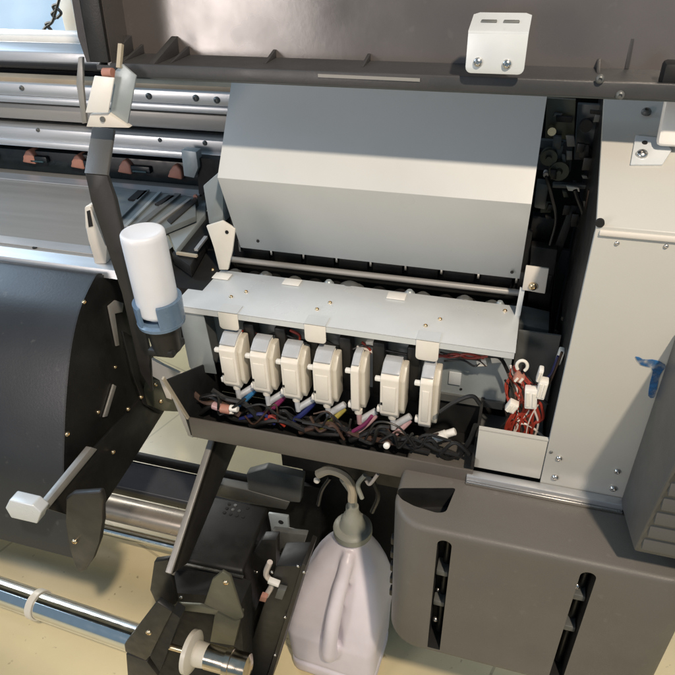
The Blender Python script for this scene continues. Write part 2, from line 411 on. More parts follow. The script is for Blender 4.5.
b = MB(); b.slab(P(318, 75.5, y=LY0 - .0004), P(420, 80, y=LY0 - .0004), .0035, .0006, FRONT, M["beam"]); b.build("glue_strip", lid)
# ================================================================== bent sheet panel under the lid
PYF = .79
px0, px1 = P(222, 210, y=PYF).x, P(526, 240, y=PYF).x
zl, zm = P(372, 262, y=PYF + .045).z, P(376, 191, y=PYF).z
b = MB()
pro = [(PYF + .045, zl), (PYF, zm), (PYF + .094, zm + .128)]
t = .002
pl = [(px0, y, z) for y, z in pro] + [(px0, y + t * 1.5, z - (t if i == 0 else 0)) for i, (y, z) in reversed(list(enumerate(pro)))]
b.prism(pl, (px1 - px0, 0, 0), M["panel"])
pn = b.build("bent_cover_panel", pr)
b = MB()
for u, v in ((258, 241), (512, 272)): b.lathe(P(u, v, y=PYF + .038), FRONT, [(0, .0024), (.001, .0024)], M["void"], 10)
for x_ in (px0, px1 - .0022):   # turned end flanges
    b.prism([(x_, PYF + .048, zl + .002), (x_, PYF + .0045, zm), (x_, PYF + .097, zm + .122), (x_, PYF + .11, zm + .12), (x_, PYF + .07, zl + .002)], (.002, 0, 0), M["grey"])
b.scatter("panel_flange", pn)

# ================================================================== cap station plate with tabs
PZ = .9
pts = [P(175, 303, z=PZ), P(515, 354.5, z=PZ), P(521.5, 310, z=PZ), P(207, 266, z=PZ)]
qx0, qx1, qy0, qy1 = -.480, .0205, .712, .829
b = MB()
b.box(qx0, qx1, qy0, qy1, PZ - .0018, PZ, M["zinc"], .0006)
b.box(qx0 + .001, qx1 - .001, qy0, qy0 + .0016, PZ - .011, PZ - .0022, M["zinc"])
plate = b.build("station_top_plate", pr)
b = MB()
for u, v in ((231, 297), (246, 292), (317, 309.5), (330, 303), (425.5, 326), (440, 319.5), (505, 311), (213, 270)):
    p = P(u, v, z=PZ)
    b.screw(p, UZ, .0032, M["brass"])
b.scatter("plate_screw", plate)
b = MB()
for u, v in ((222, 277), (292, 283), (396.5, 297)):
    p = P(u, v, z=PZ); b.box(p.x - .014, p.x + .014, p.y - .009, p.y + .010, PZ + .0006, PZ + .0022, M["white"], .0006)
b.scatter("white_pad", plate)
for u0, v0, u1, v1 in ((218, 315, 239, 329), (304, 326, 326, 342), (416, 343, 438, 360)):
    a = P(u0, v0, y=qy0 - .002); c = P(u1, v1, y=qy0 - .002)
    b = MB(); b.prism([V((x, qy0 - .0022, z)) for x, z in rr2(a.x, c.x, c.z - .004, PZ - .001, .006, False)], (0, .0018, 0), M["ivory"], .0005)
    b.box(a.x, c.x, qy0 - .0022, qy0 + .02, PZ + .0003, PZ + .0014, M["zinc"])
    b.build("front_tab", plate)
b = MB()
for u, v, w in ((270, 268, .016), (350, 283, .022), (465, 297, .018), (330, 280, .012), (410, 291, .012), (500, 303, .010)):
    p = P(u, v, z=PZ - .002); b.lathe((p.x, qy1 + .006, PZ - .012), UZ, [(0, w * .7), (.008, w * .7), (.013, w * .35)], M["darkgrey"] if w > .013 else M["grey"], 16)
b.scatter("rear_boss", plate)

# backplate, side panel
b = MB()
b.box(-.452, .0185, .757, .7585, .765, .8885, M["grey"])
b.box(-.10, .016, .7525, .7568, .765, .778, M["darkgrey"])
bp_ = b.build("station_back_plate", pr)
b = MB()
a = P(455, 378, y=.7568); b.box(a.x - .009, a.x + .009, .754, .7566, a.z - .011, a.z + .012, M["zinc"], .001)
b.lathe(P(461, 389, y=.7568), FRONT, [(0, .002), (.001, .002)], M["void"], 8)
b.build("small_cover", bp_)
b = MB()
b.prism([P(177, 309, y=.717), P(203, 313, y=.717), P(216.5, 374, y=.717), P(191, 371, y=.717)], (0, .0016, 0), M["grey"], .0004)
b.prism([V((-.442, .7185, .776)), V((-.442, .7185, .888)), V((-.442, .756, .888)), V((-.442, .756, .776))], (.0015, 0, 0), M["darkgrey"])
b.prism([V((-.478, .719, .776)), V((-.478, .719, .895)), V((-.478, .828, .895)), V((-.478, .828, .776))], (.0015, 0, 0), M["grey"])
b.box(-.478, -.43, .7155, .7168, .886, .8975, M["hose"])
b.build("station_side_plate", pr)
b = MB()  # right end of the station: grey block and stalk
b.prism([P(514, 322, y=.79), P(549, 330, y=.79), P(541, 364, y=.79), P(517, 360, y=.79), P(509, 343, y=.79)], (0, .05, 0), M["darkgrey"], .0012)
b.build("grey_end_block", pr)
b = MB()
b.prism([P(526, 266, y=.80), P(549, 269, y=.80), P(545, 294, y=.80), P(522, 290, y=.80)], (0, .004, 0), M["cream"], .001)
b.screw(P(533, 286, y=.80), FRONT, .006, M["brass"])
b.prism([P(520, 288, y=.803), P(525, 289, y=.803), P(519, 322, y=.803), P(514, 320, y=.803)], (0, .003, 0), M["zinc"])
b.build("wiper_bracket", pr)
b = MB()
b.prism([P(206, 226, y=.82), P(222, 221, y=.82), P(235, 229, y=.82), P(232, 252, y=.82), P(228, 270, y=.82), P(219, 270, y=.82), P(214, 248, y=.82)], (0, .005, 0), M["ivory"], .0012)
b.lathe(P(227, 232, y=.82), FRONT, [(0, .003), (.001, .003)], M["void"], 10)
b.build("wiper_bracket", pr)
# rod and comb behind the plate
b = MB()
b.cyl(P(229, 259, y=.85), P(521, 293, y=.85), .005, M["beam"], 14)
b.build("wiper_rod", pr)
b = MB()
z0 = .915
b.box(-.452, .022, .878, .90, .86, .99, M["void"])
n = 9
for k in range(n):
    x = -.435 + k * .0555
    b.box(x + .003, x + .0505, .868, .8775, .905, .935, M["blackplastic"], .002)
b.scatter("comb_block", pr)
b = MB()
for k in range(n): b.box(-.436 + k * .0555, -.433 + k * .0555, .864, .8775, .918, .937, M["steel"])
b.scatter("comb_spacer", pr)
b = MB()
for k in range(14):
    x = -.44 + k * .035
    b.lathe((x, .845, .872), UZ, [(0, .012), (.016, .012), (.02, .007)], M["blackplastic"] if k % 3 else M["darkgrey"], 12)
b.scatter("roller_bank", pr)

# ================================================================== dark inner shell
b = MB()
b.box(-.455, .42, .955, .96, .70, 1.20, M["void"])
b.box(-.445, HX0 - .001, .765, .955, .695, .705, M["void"])
b.box(-.452, -.014, .759, .7625, .70, .765, M["void"])
b.build("inner_shell", pr)
# mechanics in the gap between the panel and the housing
b = MB(); g = M["darkgrey"]
yg = .93
def quad(bb, pts, y, d, m, bev=.001): bb.prism([P(u, v, y=y) for u, v in pts], (0, d, 0), m, bev)
quad(b, [(547, 98), (576, 100), (574, 140), (545, 138)], .90, .01, M["olive"])
quad(b, [(578, 104), (612, 106), (608, 160), (574, 160)], .915, .01, M["darkgrey"])
quad(b, [(541, 140), (573, 142), (571, 172), (537, 170)], .92, .01, M["darkgrey"])
b.scatter("gear_plate", pr)
b = MB()
b.lathe(P(549, 155, y=.895), FRONT, [(0, .011), (.012, .011), (.012, .004), (.02, .004)], M["olive"], 18)
b.lathe(P(559, 168, y=.895), FRONT, [(0, .013), (.014, .013), (.014, .005), (.02, .003)], M["olive"], 18)
b.lathe(P(586, 124, y=.905), FRONT, [(0, .008), (.01, .008)], M["void"], 18)
b.lathe(P(586, 152, y=.905), FRONT, [(0, .009), (.01, .009), (.012, .004)], M["void"], 18)
b.lathe(P(552, 129, y=.89), FRONT, [(0, .0055), (.012, .0055)], M["brass"], 12)
b.lathe(P(546, 172, y=.89), FRONT, [(0, .0035), (.012, .0035)], M["wirewhite"], 12)
b.scatter("drive_pulley", pr)
b = MB()
quad(b, [(537, 183), (549, 185), (545, 210), (534, 208)], .88, .02, M["darkgrey"], .002)
quad(b, [(556, 116), (573, 117), (572, 123), (556, 122)], .885, .006, M["void"])
quad(b, [(553, 184), (600, 186), (598, 190), (552, 188)], .885, .01, M["darkgrey"])
quad(b, [(566, 186), (579, 188), (580, 192), (568, 191)], .875, .006, M["ivory"])
quad(b, [(533, 216), (556, 219), (549, 240), (529, 238)], .90, .02, M["blackplastic"])
quad(b, [(570, 205), (578, 206), (558, 262), (550, 260)], .885, .008, M["blackplastic"])
quad(b, [(590, 110), (611, 112), (611, 116), (590, 114)], .88, .004, M["void"])
quad(b, [(531, 246), (558, 250), (548, 318), (527, 312)], .87, .02, M["blackplastic"], .002)
quad(b, [(557, 250), (585, 252), (566, 345), (549, 340)], .93, .01, M["postmat"], .002)
rb = random.Random(3)
for k in range(26):
    u0 = rb.uniform(536, 596); v0 = rb.uniform(104, 225); w_, h_ = rb.uniform(3, 11), rb.uniform(3, 14); sk = rb.uniform(-3, 2)
    quad(b, [(u0, v0), (u0 + w_, v0 + w_ * .1), (u0 + w_ + sk, v0 + h_), (u0 + sk, v0 + h_)], .872 + k * .0011, .006, M[rb.choice(("blackplastic", "postmat", "darkgrey", "darkgrey", "olive", "black"))], .0006)
b.scatter("inner_bracket", pr)
for i, (pp, r, mm) in enumerate((([(575, 190), (585, 230), (570, 290), (560, 340)], .003, "wireblack"), ([(585, 200), (590, 240), (580, 290), (572, 345)], .0035, "wireblack"), ([(546, 176), (552, 198), (556, 220), (550, 245)], .002, "wireblack"), ([(590, 190), (581, 250), (575, 300)], .0025, "wirebrown"))):
    b = MB(); b.tube([P(u, v, y=.86 - .01 * i) for u, v in pp], r, M[mm]); b.build("cable", pr)
b = MB()
for u, v in ((563, 318), (556, 331), (562, 340)): b.lathe(P(u, v, y=.83), FRONT, [(0, .003), (.003, .003)], M["steel"], 10)
b.scatter("terminal_stud", pr)

# ================================================================== dampers
def make_damper(kind):
    """three builds: wide body, narrow blade, tall narrow body; origin at the front top left corner"""
    w = {"wide": .031, "blade": .0165, "tall": .022}[kind]; h = {"wide": .069, "blade": .076, "tall": .080}[kind]; d = .034
    ir = M["ivory"]
    b = MB()
    side = [(0, 0), (.003, .004), (.020, .016), (d, .016), (d, -h), (.006, -h - .004), (0, -h + .006)]
    b.prism([(.0, y, z) for y, z in side], (w - .004, 0, 0), ir, .0016, 3)
    if w > .018: b.box(.004, w - .008, -.0012, .002, -h + .012, -.012, ir, .0008)
    root = b
    return root, w, h, d, ir
dampers = []
def damper(kind, loc, tubemat):
    mb, w, h, d, ir = make_damper(kind)
    sh = mb.build("damper", None); sh.parent = pr; sh.location = V(loc) - pr.location
    def sub(bb, name):
        o = bb.build(name, None); o.parent = sh; return o
    b = MB()
    side = [(.006, -.004), (.020, .013), (d + .003, .013), (d + .003, -h + .004), (.010, -h + .002), (.006, -h + .012)]
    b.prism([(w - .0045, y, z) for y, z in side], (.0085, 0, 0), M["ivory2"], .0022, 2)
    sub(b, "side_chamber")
    b = MB()
    b.box(-.0085, .002, .002, .009, -.007, -.0005, M["white"], .0015)
    sub(b, "lug"); b = MB()
    b.box(-.0055, .002, .003, .012, -h + .004, -h + .013, M["white"], .0015)
    if kind == "wide":
        b.box(.001, .0045, -.0006, .004, -h + .022, -h + .0265, M["void"])
    sub(b, "lug")
    b = MB()
    b.prism([(.0015, .004, .0075), (.0015, .020, .0172), (.0015, d, .0172), (.0015, d, .0192), (.0015, .0195, .0192), (.0015, .0035, .0098)], (w - .006, 0, 0), M["clear"], .0006)
    sub(b, "shaded_top_film")  # grey film over the whole top, shade under the plate put into its colour
    b = MB()
    bx = w * .55
    if kind != "tall":
        b.cyl((bx, .010, -h - .002), (bx + .003, .006, -h - .026), .0042, M["clear"] if kind == "wide" else M["pinktube"], 12)
        b.cyl((bx, .010, -h - .001), (bx, .010, -h - .008), .0062, ir, 12)
        sub(b, "outlet_nozzle")
        b = MB()
        b.cyl((bx + .004, .010, -h - .022), (bx + .026, .018, -h - .006), .0055, M["clear"], 12, ch=.001)
        b.cyl((bx + .002, .008, -h - .0245), (bx + .013, .013, -h - .0155), .0048, M["clear"], 12)
        sub(b, "angled_coupling")
        b = MB()
        b.tube([(bx + .026, .018, -h - .014), (bx + .012, .006, -h - .028), (bx - .004, -.004, -h - .040), (bx - .016, .004, -h - .05)], .0042, tubemat)
        sub(b, "ink_tube")
    else:
        b.cyl((bx, .010, -h - .001), (bx, .010, -h - .012), .0042, M["blackplastic"], 12)
        b.cyl((bx + .002, .000, -h - .026), (bx + .012, .002, -h - .020), .0085, M["darkgrey"], 14, ch=.001)
        b.cyl((bx + .012, .002, -h - .020), (bx + .030, .005, -h - .0095), .0072, M["white"], 14, ch=.001)
        b.cyl((bx + .029, .005, -h - .010), (bx + .042, .007, -h - .003), .0058, M["white"], 14, ch=.001)
        sub(b, "angled_coupling")
    return sh
b = MB()
for k in range(6):
    x_ = -.40 + k * .0505
    b.box(x_ + .022, x_ + .040, .728, .752, .775, .872, M["blackplastic"], .003)
b.scatter("gap_shade_block", pr)  # black blocks for the darker layer behind and the shade between dampers
DY = .690
spec = [("wide", 218, 350, "cyan"), ("wide", 249, 356, "magenta"), ("wide", 280, 362, "navy"), ("wide", 312, 367.5, "yellow"), ("blade", 350, 371, "pinktube"), ("wide", 380, 379, "pinktube"), ("tall", 420, 383.5, "wireblack")]
for k, u, v, tm in spec:
    damper(k, P(u, v, y=DY), M[tm])

# cables across the top of the dampers
def wire(pts, r, m, y, parent=pr, name="wire"):
    b = MB(); b.tube([P(u, v, y=yy if not isinstance(y, (int, float)) else y) if len(q) == 2 else P(q[0], q[1], y=q[2]) for q in pts for (u, v, yy) in [(q[0], q[1], q[2] if len(q) > 2 else 0)]], r, M[m], 7); return b.build(name, parent)
for (pp, r, m) in (
    ([(245, 328), (262, 336), (280, 333), (300, 340), (330, 344), (352, 352)], .0022, "wireblack"),
    ([(290, 330), (300, 336), (296, 346), (287, 350)], .0022, "red"),
    ([(283, 335), (288, 345), (297, 349)], .0018, "wirewhite"),
    ([(322, 338), (345, 350), (366, 345), (385, 350), (415, 356)], .002, "wireblack"),
    ([(362, 342), (370, 350), (366, 360)], .002, "red"),
    ([(357, 346), (372, 352), (380, 360)], .0022, "wirewhite"),
    ([(235, 334), (250, 330), (262, 340)], .002, "red"),
    ([(436, 354), (450, 357), (468, 354), (484, 358)], .0019, "red"),
    ([(436, 357), (455, 354), (470, 358), (490, 356)], .0019, "red"),
    ([(440, 352), (460, 358), (478, 360), (486, 366)], .0015, "wirebrown"),
    ([(444, 361), (462, 360), (474, 366), (480, 363)], .0015, "wireblack"),
    ([(488, 356), (500, 358), (508, 372), (512, 384)], .0026, "wireblack"),
):
    wire(pp, r, m, .735)
b = MB()
for u, v, w, h_ in ((482, 362, .007, .005), (497, 358, .008, .006), (372, 343, .008, .005), (318, 352, .006, .008)):
    p = P(u, v, y=.738); b.obox(p, V((1, 0, .3)), UY, V((-.3, 0, 1)), w, .004, h_, M["ivory"], .0012)
b.scatter("wire_connector", pr)
# wiring bundle on the ledge
YW = .69
def bundle(pp, m, r=.0019): wire(pp, r, m, YW, name="harness_wire")
B = [
 ([(506, 430), (512, 415), (518, 404), (526, 398), (522, 380), (514, 368)], "red"),
 ([(510, 432), (516, 418), (524, 410), (521, 392), (512, 378)], "red"),
 ([(505, 426), (511, 410), (520, 402), (531, 400)], "wirebrown"),
 ([(518, 434), (521, 420), (527, 410), (533, 404)], "red"),
 ([(526, 435), (528, 424), (532, 414), (538, 404)], "wirewhite"),
 ([(531, 436), (534, 424), (540, 420), (536, 406)], "red"),
 ([(536, 422), (543, 418), (541, 405), (535, 400)], "red"),
 ([(514, 434), (520, 424), (530, 426), (545, 438)], "wirewhite"),
 ([(522, 434), (518, 422), (508, 416), (505, 406)], "wirebrown"),
 ([(514, 366), (520, 374), (528, 380), (530, 392)], "red"),
 ([(516, 372), (525, 384), (520, 398), (514, 404)], "wireblack"),
 ([(540, 392), (546, 380), (552, 372), (558, 356)], "navy"),
 ([(543, 394), (550, 382), (556, 368), (562, 352)], "wirebrown"),
 ([(505, 380), (512, 390), (512, 402), (507, 420)], "wireblack"),
 ([(527, 376), (534, 384), (540, 396), (548, 404)], "wireblack"),
 ([(512, 398), (514, 410), (507, 422), (505, 432)], "red"),
 ([(515, 392), (524, 404), (522, 414)], "red"),
]
for pp, m in B: bundle(pp, m, .0021 if m == "red" else .0017)
rg = random.Random(5)
for k in range(16):
    u0 = 503 + rg.random() * 30; u1 = 508 + rg.random() * 30
    bundle([(u0, 440 - rg.random() * 6 + (u0 - 503) * .12), (u0 + rg.uniform(-3, 6), 424 + rg.uniform(-4, 4)), (u1, 408 + rg.uniform(-6, 5)), (u1 + rg.uniform(-6, 5), 390 + rg.uniform(-8, 6)), (512 + rg.uniform(-4, 12), 370 + rg.uniform(-5, 8))], ("red", "red", "red", "wirewhite", "wirebrown", "wireblack")[k % 6], .0016)
def conn(u, v, w, h_, dx, m="white", y=YW - .008):
    b = MB(); p = P(u, v, y=y); az = V((dx, 0, 1)); b.obox(p, V((1, 0, -dx)), UY, az, w, .006, h_, M[m], .0016)
    for k in (-1, 1): b.obox(p + V((k * w * .5, -.0065, 0)), V((1, 0, -dx)), UY, az, w * .22, .001, h_ * .7, M["ivory"])
    return b.build("wire_connector", pr)
conn(531, 397, .0078, .016, -.12); conn(542, 388, .0058, .015, .06); conn(512, 406, .0065, .008, .4, "ivory"); conn(540, 374, .003, .010, .1)
conn(560, 356, .0035, .011, .1, "ivory", .72); conn(519, 377, .006, .005, .5, "roller")
b = MB()  # cable ring
c = P(522, 366, y=YW - .01)
b.tube([c + V((math.cos(a) * .0065, 0, math.sin(a) * .0085)) for a in [-.9 + i * PI / 5.2 for i in range(9)]], .0021, M["ivory"], 8, 4); b.build("cable_clamp", pr)

# ================================================================== tray below the dampers
TY = .645
a, c = P(188, 418, y=TY), P(474, 470, y=TY); d_, e = P(474, 492, y=TY), P(195, 437, y=TY)
b = MB()
b.box(a.x, -.012, TY, TY + .004, d_.z, a.z, M["tray"], .0012)
b.box(a.x, -.012, TY + .004, .757, d_.z, d_.z + .004, M["blackplastic"])
tr = b.build("ink_tray", pr)
b = MB()
pl = [V((a.x, TY + .003, d_.z)), V((a.x, TY + .0, a.z)), P(165, 381, x=a.x), V((a.x, .76, .768)), V((a.x, .76, d_.z))]
b.prism(pl, (-.004, 0, 0), M["void"], .001)
b.slab(V((a.x, TY, a.z)), P(163, 378, x=a.x), .005, .003, UX, M["hose"])
b.build("tray_end_plate", tr)
b = MB(); b.prism([V((-.016, TY + .004, d_.z + .001)), V((-.016, TY + .004, a.z + .015)), V((-.016, .70, .76)), V((-.016, .757, .78)), V((-.016, .757, d_.z + .001))], (.004, 0, 0), M["black"]); b.build("tray_end_plate", tr)
for (pp, r, m) in (
    ([(192, 392), (205, 402), (222, 404), (240, 415)], .005, "wirebrown"), ([(190, 404), (210, 396), (228, 410)], .0045, "wireblack"),
    ([(200, 413), (215, 405), (232, 418), (250, 421)], .004, "wireblack"), ([(212, 390), (225, 398), (245, 404), (260, 420)], .0045, "wireblack"),
    ([(250, 425), (280, 420), (310, 432), (340, 434)], .005, "wireblack"), ([(300, 432), (330, 424), (360, 436), (400, 444)], .0045, "wirebrown"),
    ([(350, 440), (380, 430), (400, 444), (430, 452)], .0045, "wireblack"), ([(380, 446), (410, 438), (440, 450), (462, 456)], .004, "wireblack"),
    ([(240, 419), (262, 414), (275, 424)], .003, "navy"), ([(330, 436), (345, 428), (358, 438)], .003, "wireblack"), ([(262, 424), (272, 416), (285, 426)], .003, "red"),
    ([(440, 412), (455, 402), (472, 396), (480, 404)], .003, "wireblack"), ([(460, 455), (470, 440), (476, 425)], .004, "wireblack"), ([(352, 432), (365, 424), (372, 416)], .003, "magenta"),
    ([(420, 446), (432, 440), (446, 458), (462, 452)], .003, "wireblack"),
): wire(pp, r, m, .678, tr, "ink_line")
b = MB()
rt = random.Random(9)
for k in range(30):
    u0 = rt.uniform(196, 450); v0 = 400 + (u0 - 196) * .165
    pts_ = [(u0 + i * rt.uniform(9, 17), v0 + i * 2.2 + rt.uniform(-9, 15)) for i in range(4)]
    if pts_[-1][0] > 470: continue
    wire([(u, min(v, 419 + (u - 188) * .166)) for u, v in pts_], rt.choice((.0012, .0016, .0022, .0028)), rt.choice(("wireblack",) * 11 + ("wirebrown", "wirebrown")), rt.uniform(.665, .70), tr, "ink_line")
b = MB()
b.cyl(P(213, 405, y=.672), P(221, 408, y=.67), .0065, M["pinktube"], 12, ch=.001); b.cyl(P(221, 408, y=.67), P(231, 410, y=.67), .0075, M["roller"], 12, ch=.001)
b.cyl(P(230, 408, y=.668), P(238, 409, y=.668), .0055, M["white"], 12, ch=.001); b.cyl(P(228, 412, y=.667), P(233, 412, y=.667), .0035, M["ivory"], 10)
b.build("tube_joint", tr)
b = MB(); b.lathe(P(387, 457 - 12, y=.662), V((0, -1, .5)), [(0, .005), (.005, .0048), (.007, .002)], M["white"], 12)
b.build("tube_plug", tr)

# ================================================================== left frame post, hinge and frame plate
b = MB()
yT = .655
t0, t1 = P(84, 173, y=yT), P(107, 175, y=yT)
u0, u1 = P(92, 126, y=.745), P(114, 129, y=.745)
b.prism([t0, t1, u1, u0], (0, .004, -.003), M["ctl"], .001)
fr = [P(u, v, y=yT) for u, v in ((85, 174), (107, 176), (115, 200), (137, 296), (149, 352), (152, 392), (140, 372), (122, 293), (91, 200))]
b.prism(fr, (0, .006, 0), M["postmat"], .001)
post = b.build("frame_post", pr)
b = MB()
q = [P(78, 57, y=.76), P(83, 57, y=.76), P(82, 84, y=.76), P(87, 123, y=.76), P(82, 124, y=.76), P(76, 84, y=.76)]
b.prism(q, (0, .004, 0), M["beam"], .001); b.build("frame_edge_plate", pr)
b = MB(); yh = .70
b.prism([P(94, 76, y=yh), P(114, 78, y=yh), P(108, 113, y=yh), P(85, 113, y=yh)], (0, .003, 0), M["white"], .0012)
b.prism([P(90, 114, y=yh + .004), P(108, 113.5, y=yh + .004), P(129, 128, y=yh + .004), P(86, 127, y=yh + .004)], (0, .01, 0), M["cream"], .001)
b.prism([P(115, 71, y=yh + .01), P(122, 64, y=yh + .01), P(136, 76, y=yh + .01), P(127, 126, y=yh + .01), P(109.5, 113, y=yh + .01)], (0, .003, 0), M["grey"], .0008)
b.lathe(P(103, 119, y=yh + .004), FRONT, [(0, .0035), (.002, .0035)], M["darkgrey"], 10)
b.cyl(P(104, 73, y=yh + .012), P(113, 73, y=yh + .012), .006, M["roller"], 12)
b.slab(P(119, 68, y=yh + .008), P(121, 44, y=yh + .02), .005, .005, FRONT, M["hose"])
b.build("hinge_block", pr)

# ================================================================== gantry rails, pinch rollers, platen (left)
X0, X1 = -2.3, -.44
yr = 1.05
def band(name, vt, vb, m, y, dep, u=0, parent=pr, x1=X1, screws=(), bev=.003):
    zt, zb = P(u, vt, y=y).z, P(u, vb, y=y).z
    b = MB(); b.box(X0, x1, y, y + dep, zb, zt, m, bev)
    for su, sv, r in screws: b.screw(P(su, sv, y=y), FRONT, r, M["darkgrey"])
    return b.build(name, parent)
band("tan_trim", 76.5, 81, M["tan"], yr + .012, .03, bev=.001)
band("upper_rail", 82.5, 95, M["alu"], yr, .05, screws=((22, 88, .005), (149, 96, .006), (196, 98, .006), (217, 100, .006)))
band("upper_rail_lip", 95.6, 102, M["alu"], yr - .004, .05)
band("gantry_beam", 102.8, 118, M["beam"], yr + .012, .05)
band("lower_rail", 126, 138, M["alu"], yr - .012, .05, screws=((38, 130, .004), (160, 140, .004), (205, 143, .0045)))
band("lower_rail_lip", 138.6, 145, M["alu"], yr - .018, .05)
band("roller_bay", 76, 190, M["void"], yr + .07, .02, bev=0)
band("roller_beam", 148, 176, M["teal"], yr + .02, .03)
band("tan_trim", 174, 176.5, M["beam"], yr - .01, .03, bev=.001)
z_a, z_b, z_c = P(0, 41, y=1.24).z, P(0, 61, y=1.12).z, P(0, 71, y=1.13).z
b = MB()
b.prism([(X0, 1.12, z_b), (X0, 1.122, z_b + .02), (X0, 1.14, z_b + .033), (X0, 1.24, z_a), (X0, 1.24, z_b - .02), (X0, 1.15, z_b - .02)], (-.60 - X0, 0, 0), M["alu"], .003)
b.box(X0, -.60, 1.15, 1.2, z_c - .06, z_b - .021, M["void"]); rc = b.build("rear_top_cover", pr)
b = MB(); b.box(X0, -.60, 1.195, 1.26, z_a + .001, z_a + .022, M["white"], .006); b.build("white_ledge", rc)
def roller_mesh():
    b = MB()
    b.prism([(-.020, 0, -.015), (.013, 0, -.018), (.014, 0, .002), (.006, 0, .012), (-.003, 0, .010), (-.011, 0, -.002)], (0, .03, 0), M["roller"], .004, 3)
    return b.build("pinch_roller", None)
r0 = None
for u, v in ((-27, 149), (23, 156), (72, 161), (120, 166), (171, 171)):
    p = P(u, v, y=yr - .004)
    if r0 is None: r0 = roller_mesh(); o = r0
    else: o = r0.copy(); COL.objects.link(o)
    o.parent = pr; o.location = p - pr.location + V((0, .012, -.004))
b = MB()
for u, v in ((-10, 156), (40, 159), (95, 164), (142, 169)):
    p = P(u, v, y=yr + .018); b.box(p.x - .022, p.x + .022, yr + .010, yr + .019, p.z - .006, p.z + .008, M["teal"], .002)
    b.box(p.x - .016, p.x + .014, yr + .008, yr + .0098, p.z - .0035, p.z - .0005, M["gl"])
b.scatter("roller_holder", pr, 2)
# platen
b = MB()
pzl = P(0, 243, y=.725).z
pz = .945
b.box(X0, -.575, .745, 1.03, pz - .02, pz, M["beam"], .002)
b.prism([(X0, .7455, pz - .001), (X0, .727, pz - .008), (X0, .722, pz - .02), (X0, .7455, pz - .02)], (-.575 - X0, 0, 0), M["alu"])
platen = b.build("platen", pr)
b = MB(); b.box(X0, -.575, .752, .775, pz + .0005, pz + .002, M["alu"]); b.box(X0, -.575, 1.0, 1.028, pz + .0005, pz + .003, M["alu"])
for u, v in ((35, 251), (30, 246)):
    b.lathe(P(u, v - 3, z=pz), UZ, [(0, .004), (.0018, .004)], M["void"], 10)
b.scatter("platen_edge_strip", platen)
b = MB()
b.prism([P(84, 207, y=.735), P(91, 205, y=.735), P(97, 228, y=.735), P(107, 246, y=.735), P(106, 264, y=.735), P(94, 264, y=.735), P(90, 240, y=.735), P(85, 228, y=.735)], (0, .018, 0), M["cream"], .0025)
b.prism([P(87, 211, y=.7345), P(90, 210, y=.7345), P(93, 226, y=.7345), P(89, 227, y=.7345)], (0, -.001, 0), M["void"])
b.build("media_clamp", pr)
# slide table right of the platen
b = MB(); zt = .9495
b.prism([P(113, 186, z=zt), P(195, 198, z=zt), P(196, 216, z=zt), P(148, 236, z=zt), P(118, 222, z=zt)], (0, 0, -.01), M["slide"], .001)
st = b.build("slide_table", pr)
b = MB()
for (p0, p1, w, m) in (((118, 220), (148, 190), .006, "slide"), ((126, 226), (160, 192), .006, "grey"), ((133, 200), (143, 191), .020, "void"), ((136, 228), (178, 194), .012, "darkgrey"), ((146, 232), (190, 199), .006, "beam"), ((158, 205), (172, 196), .014, "blackplastic")):
    b.slab(P(*p0, z=zt + .0025), P(*p1, z=zt + .0025), w, .003, UZ, M[m])
b.scatter("guide_strip", st)
b = MB()
b.prism([P(165, 226, z=.9365), P(196, 200, z=.935), P(206, 200, z=.935), P(205, 214, z=.935), P(176, 250, z=.935)], (0, 0, -.015), M["grey"], .001)
b.prism([P(168, 226, z=.94), P(196, 203, z=.94), P(199, 206, z=.94), P(172, 230, z=.94)], (0, 0, .012), M["postmat"], .001)
b.prism([P(172, 253, z=.925), P(212, 205, z=.925), P(220, 214, z=.925), P(190, 266, z=.925)], (0, 0, -.02), M["blackplastic"], .001)
b.slab(P(177, 253, z=.93), P(197, 256, z=.93), .005, .004, UZ, M["hose"]); b.slab(P(196, 250, z=.935), P(206, 237, z=.935), .006, .004, UZ, M["alu"])
b.lathe(P(188, 219, z=.936), UZ, [(0, .004), (.002, .004)], M["darkgrey"], 10)
b.build("carriage_stop", pr)
b = MB()
b.prism([P(203, 186, y=.83), P(219, 172, y=.83), P(223, 172, y=.83), P(223, 224, y=.83), P(209, 224, y=.83)], (0, .06, 0), M["grey"], .0015)
b.build("bevelled_side_block", pr)
b = MB()
b.prism([P(181, 150, y=1.0), P(196, 152, y=1.0), P(198, 168, y=1.0), P(194, 178, y=1.0), P(184, 176, y=1.0)], (0, .02, 0), M["grey"], .001)
b.prism([P(197, 158, y=1.01), P(222, 160, y=1.01), P(215, 186, y=1.01), P(199, 198, y=1.01)], (0, .02, 0), M["void"])
b.lathe(P(196, 196, y=.99), FRONT, [(0, .004), (.004, .004)], M["roller"], 10)
b.build("belt_bracket", pr)
b = MB(); b.box(-.575, -.455, .76, 1.06, .80, .90, M["void"]); b.build("inner_shell", pr)

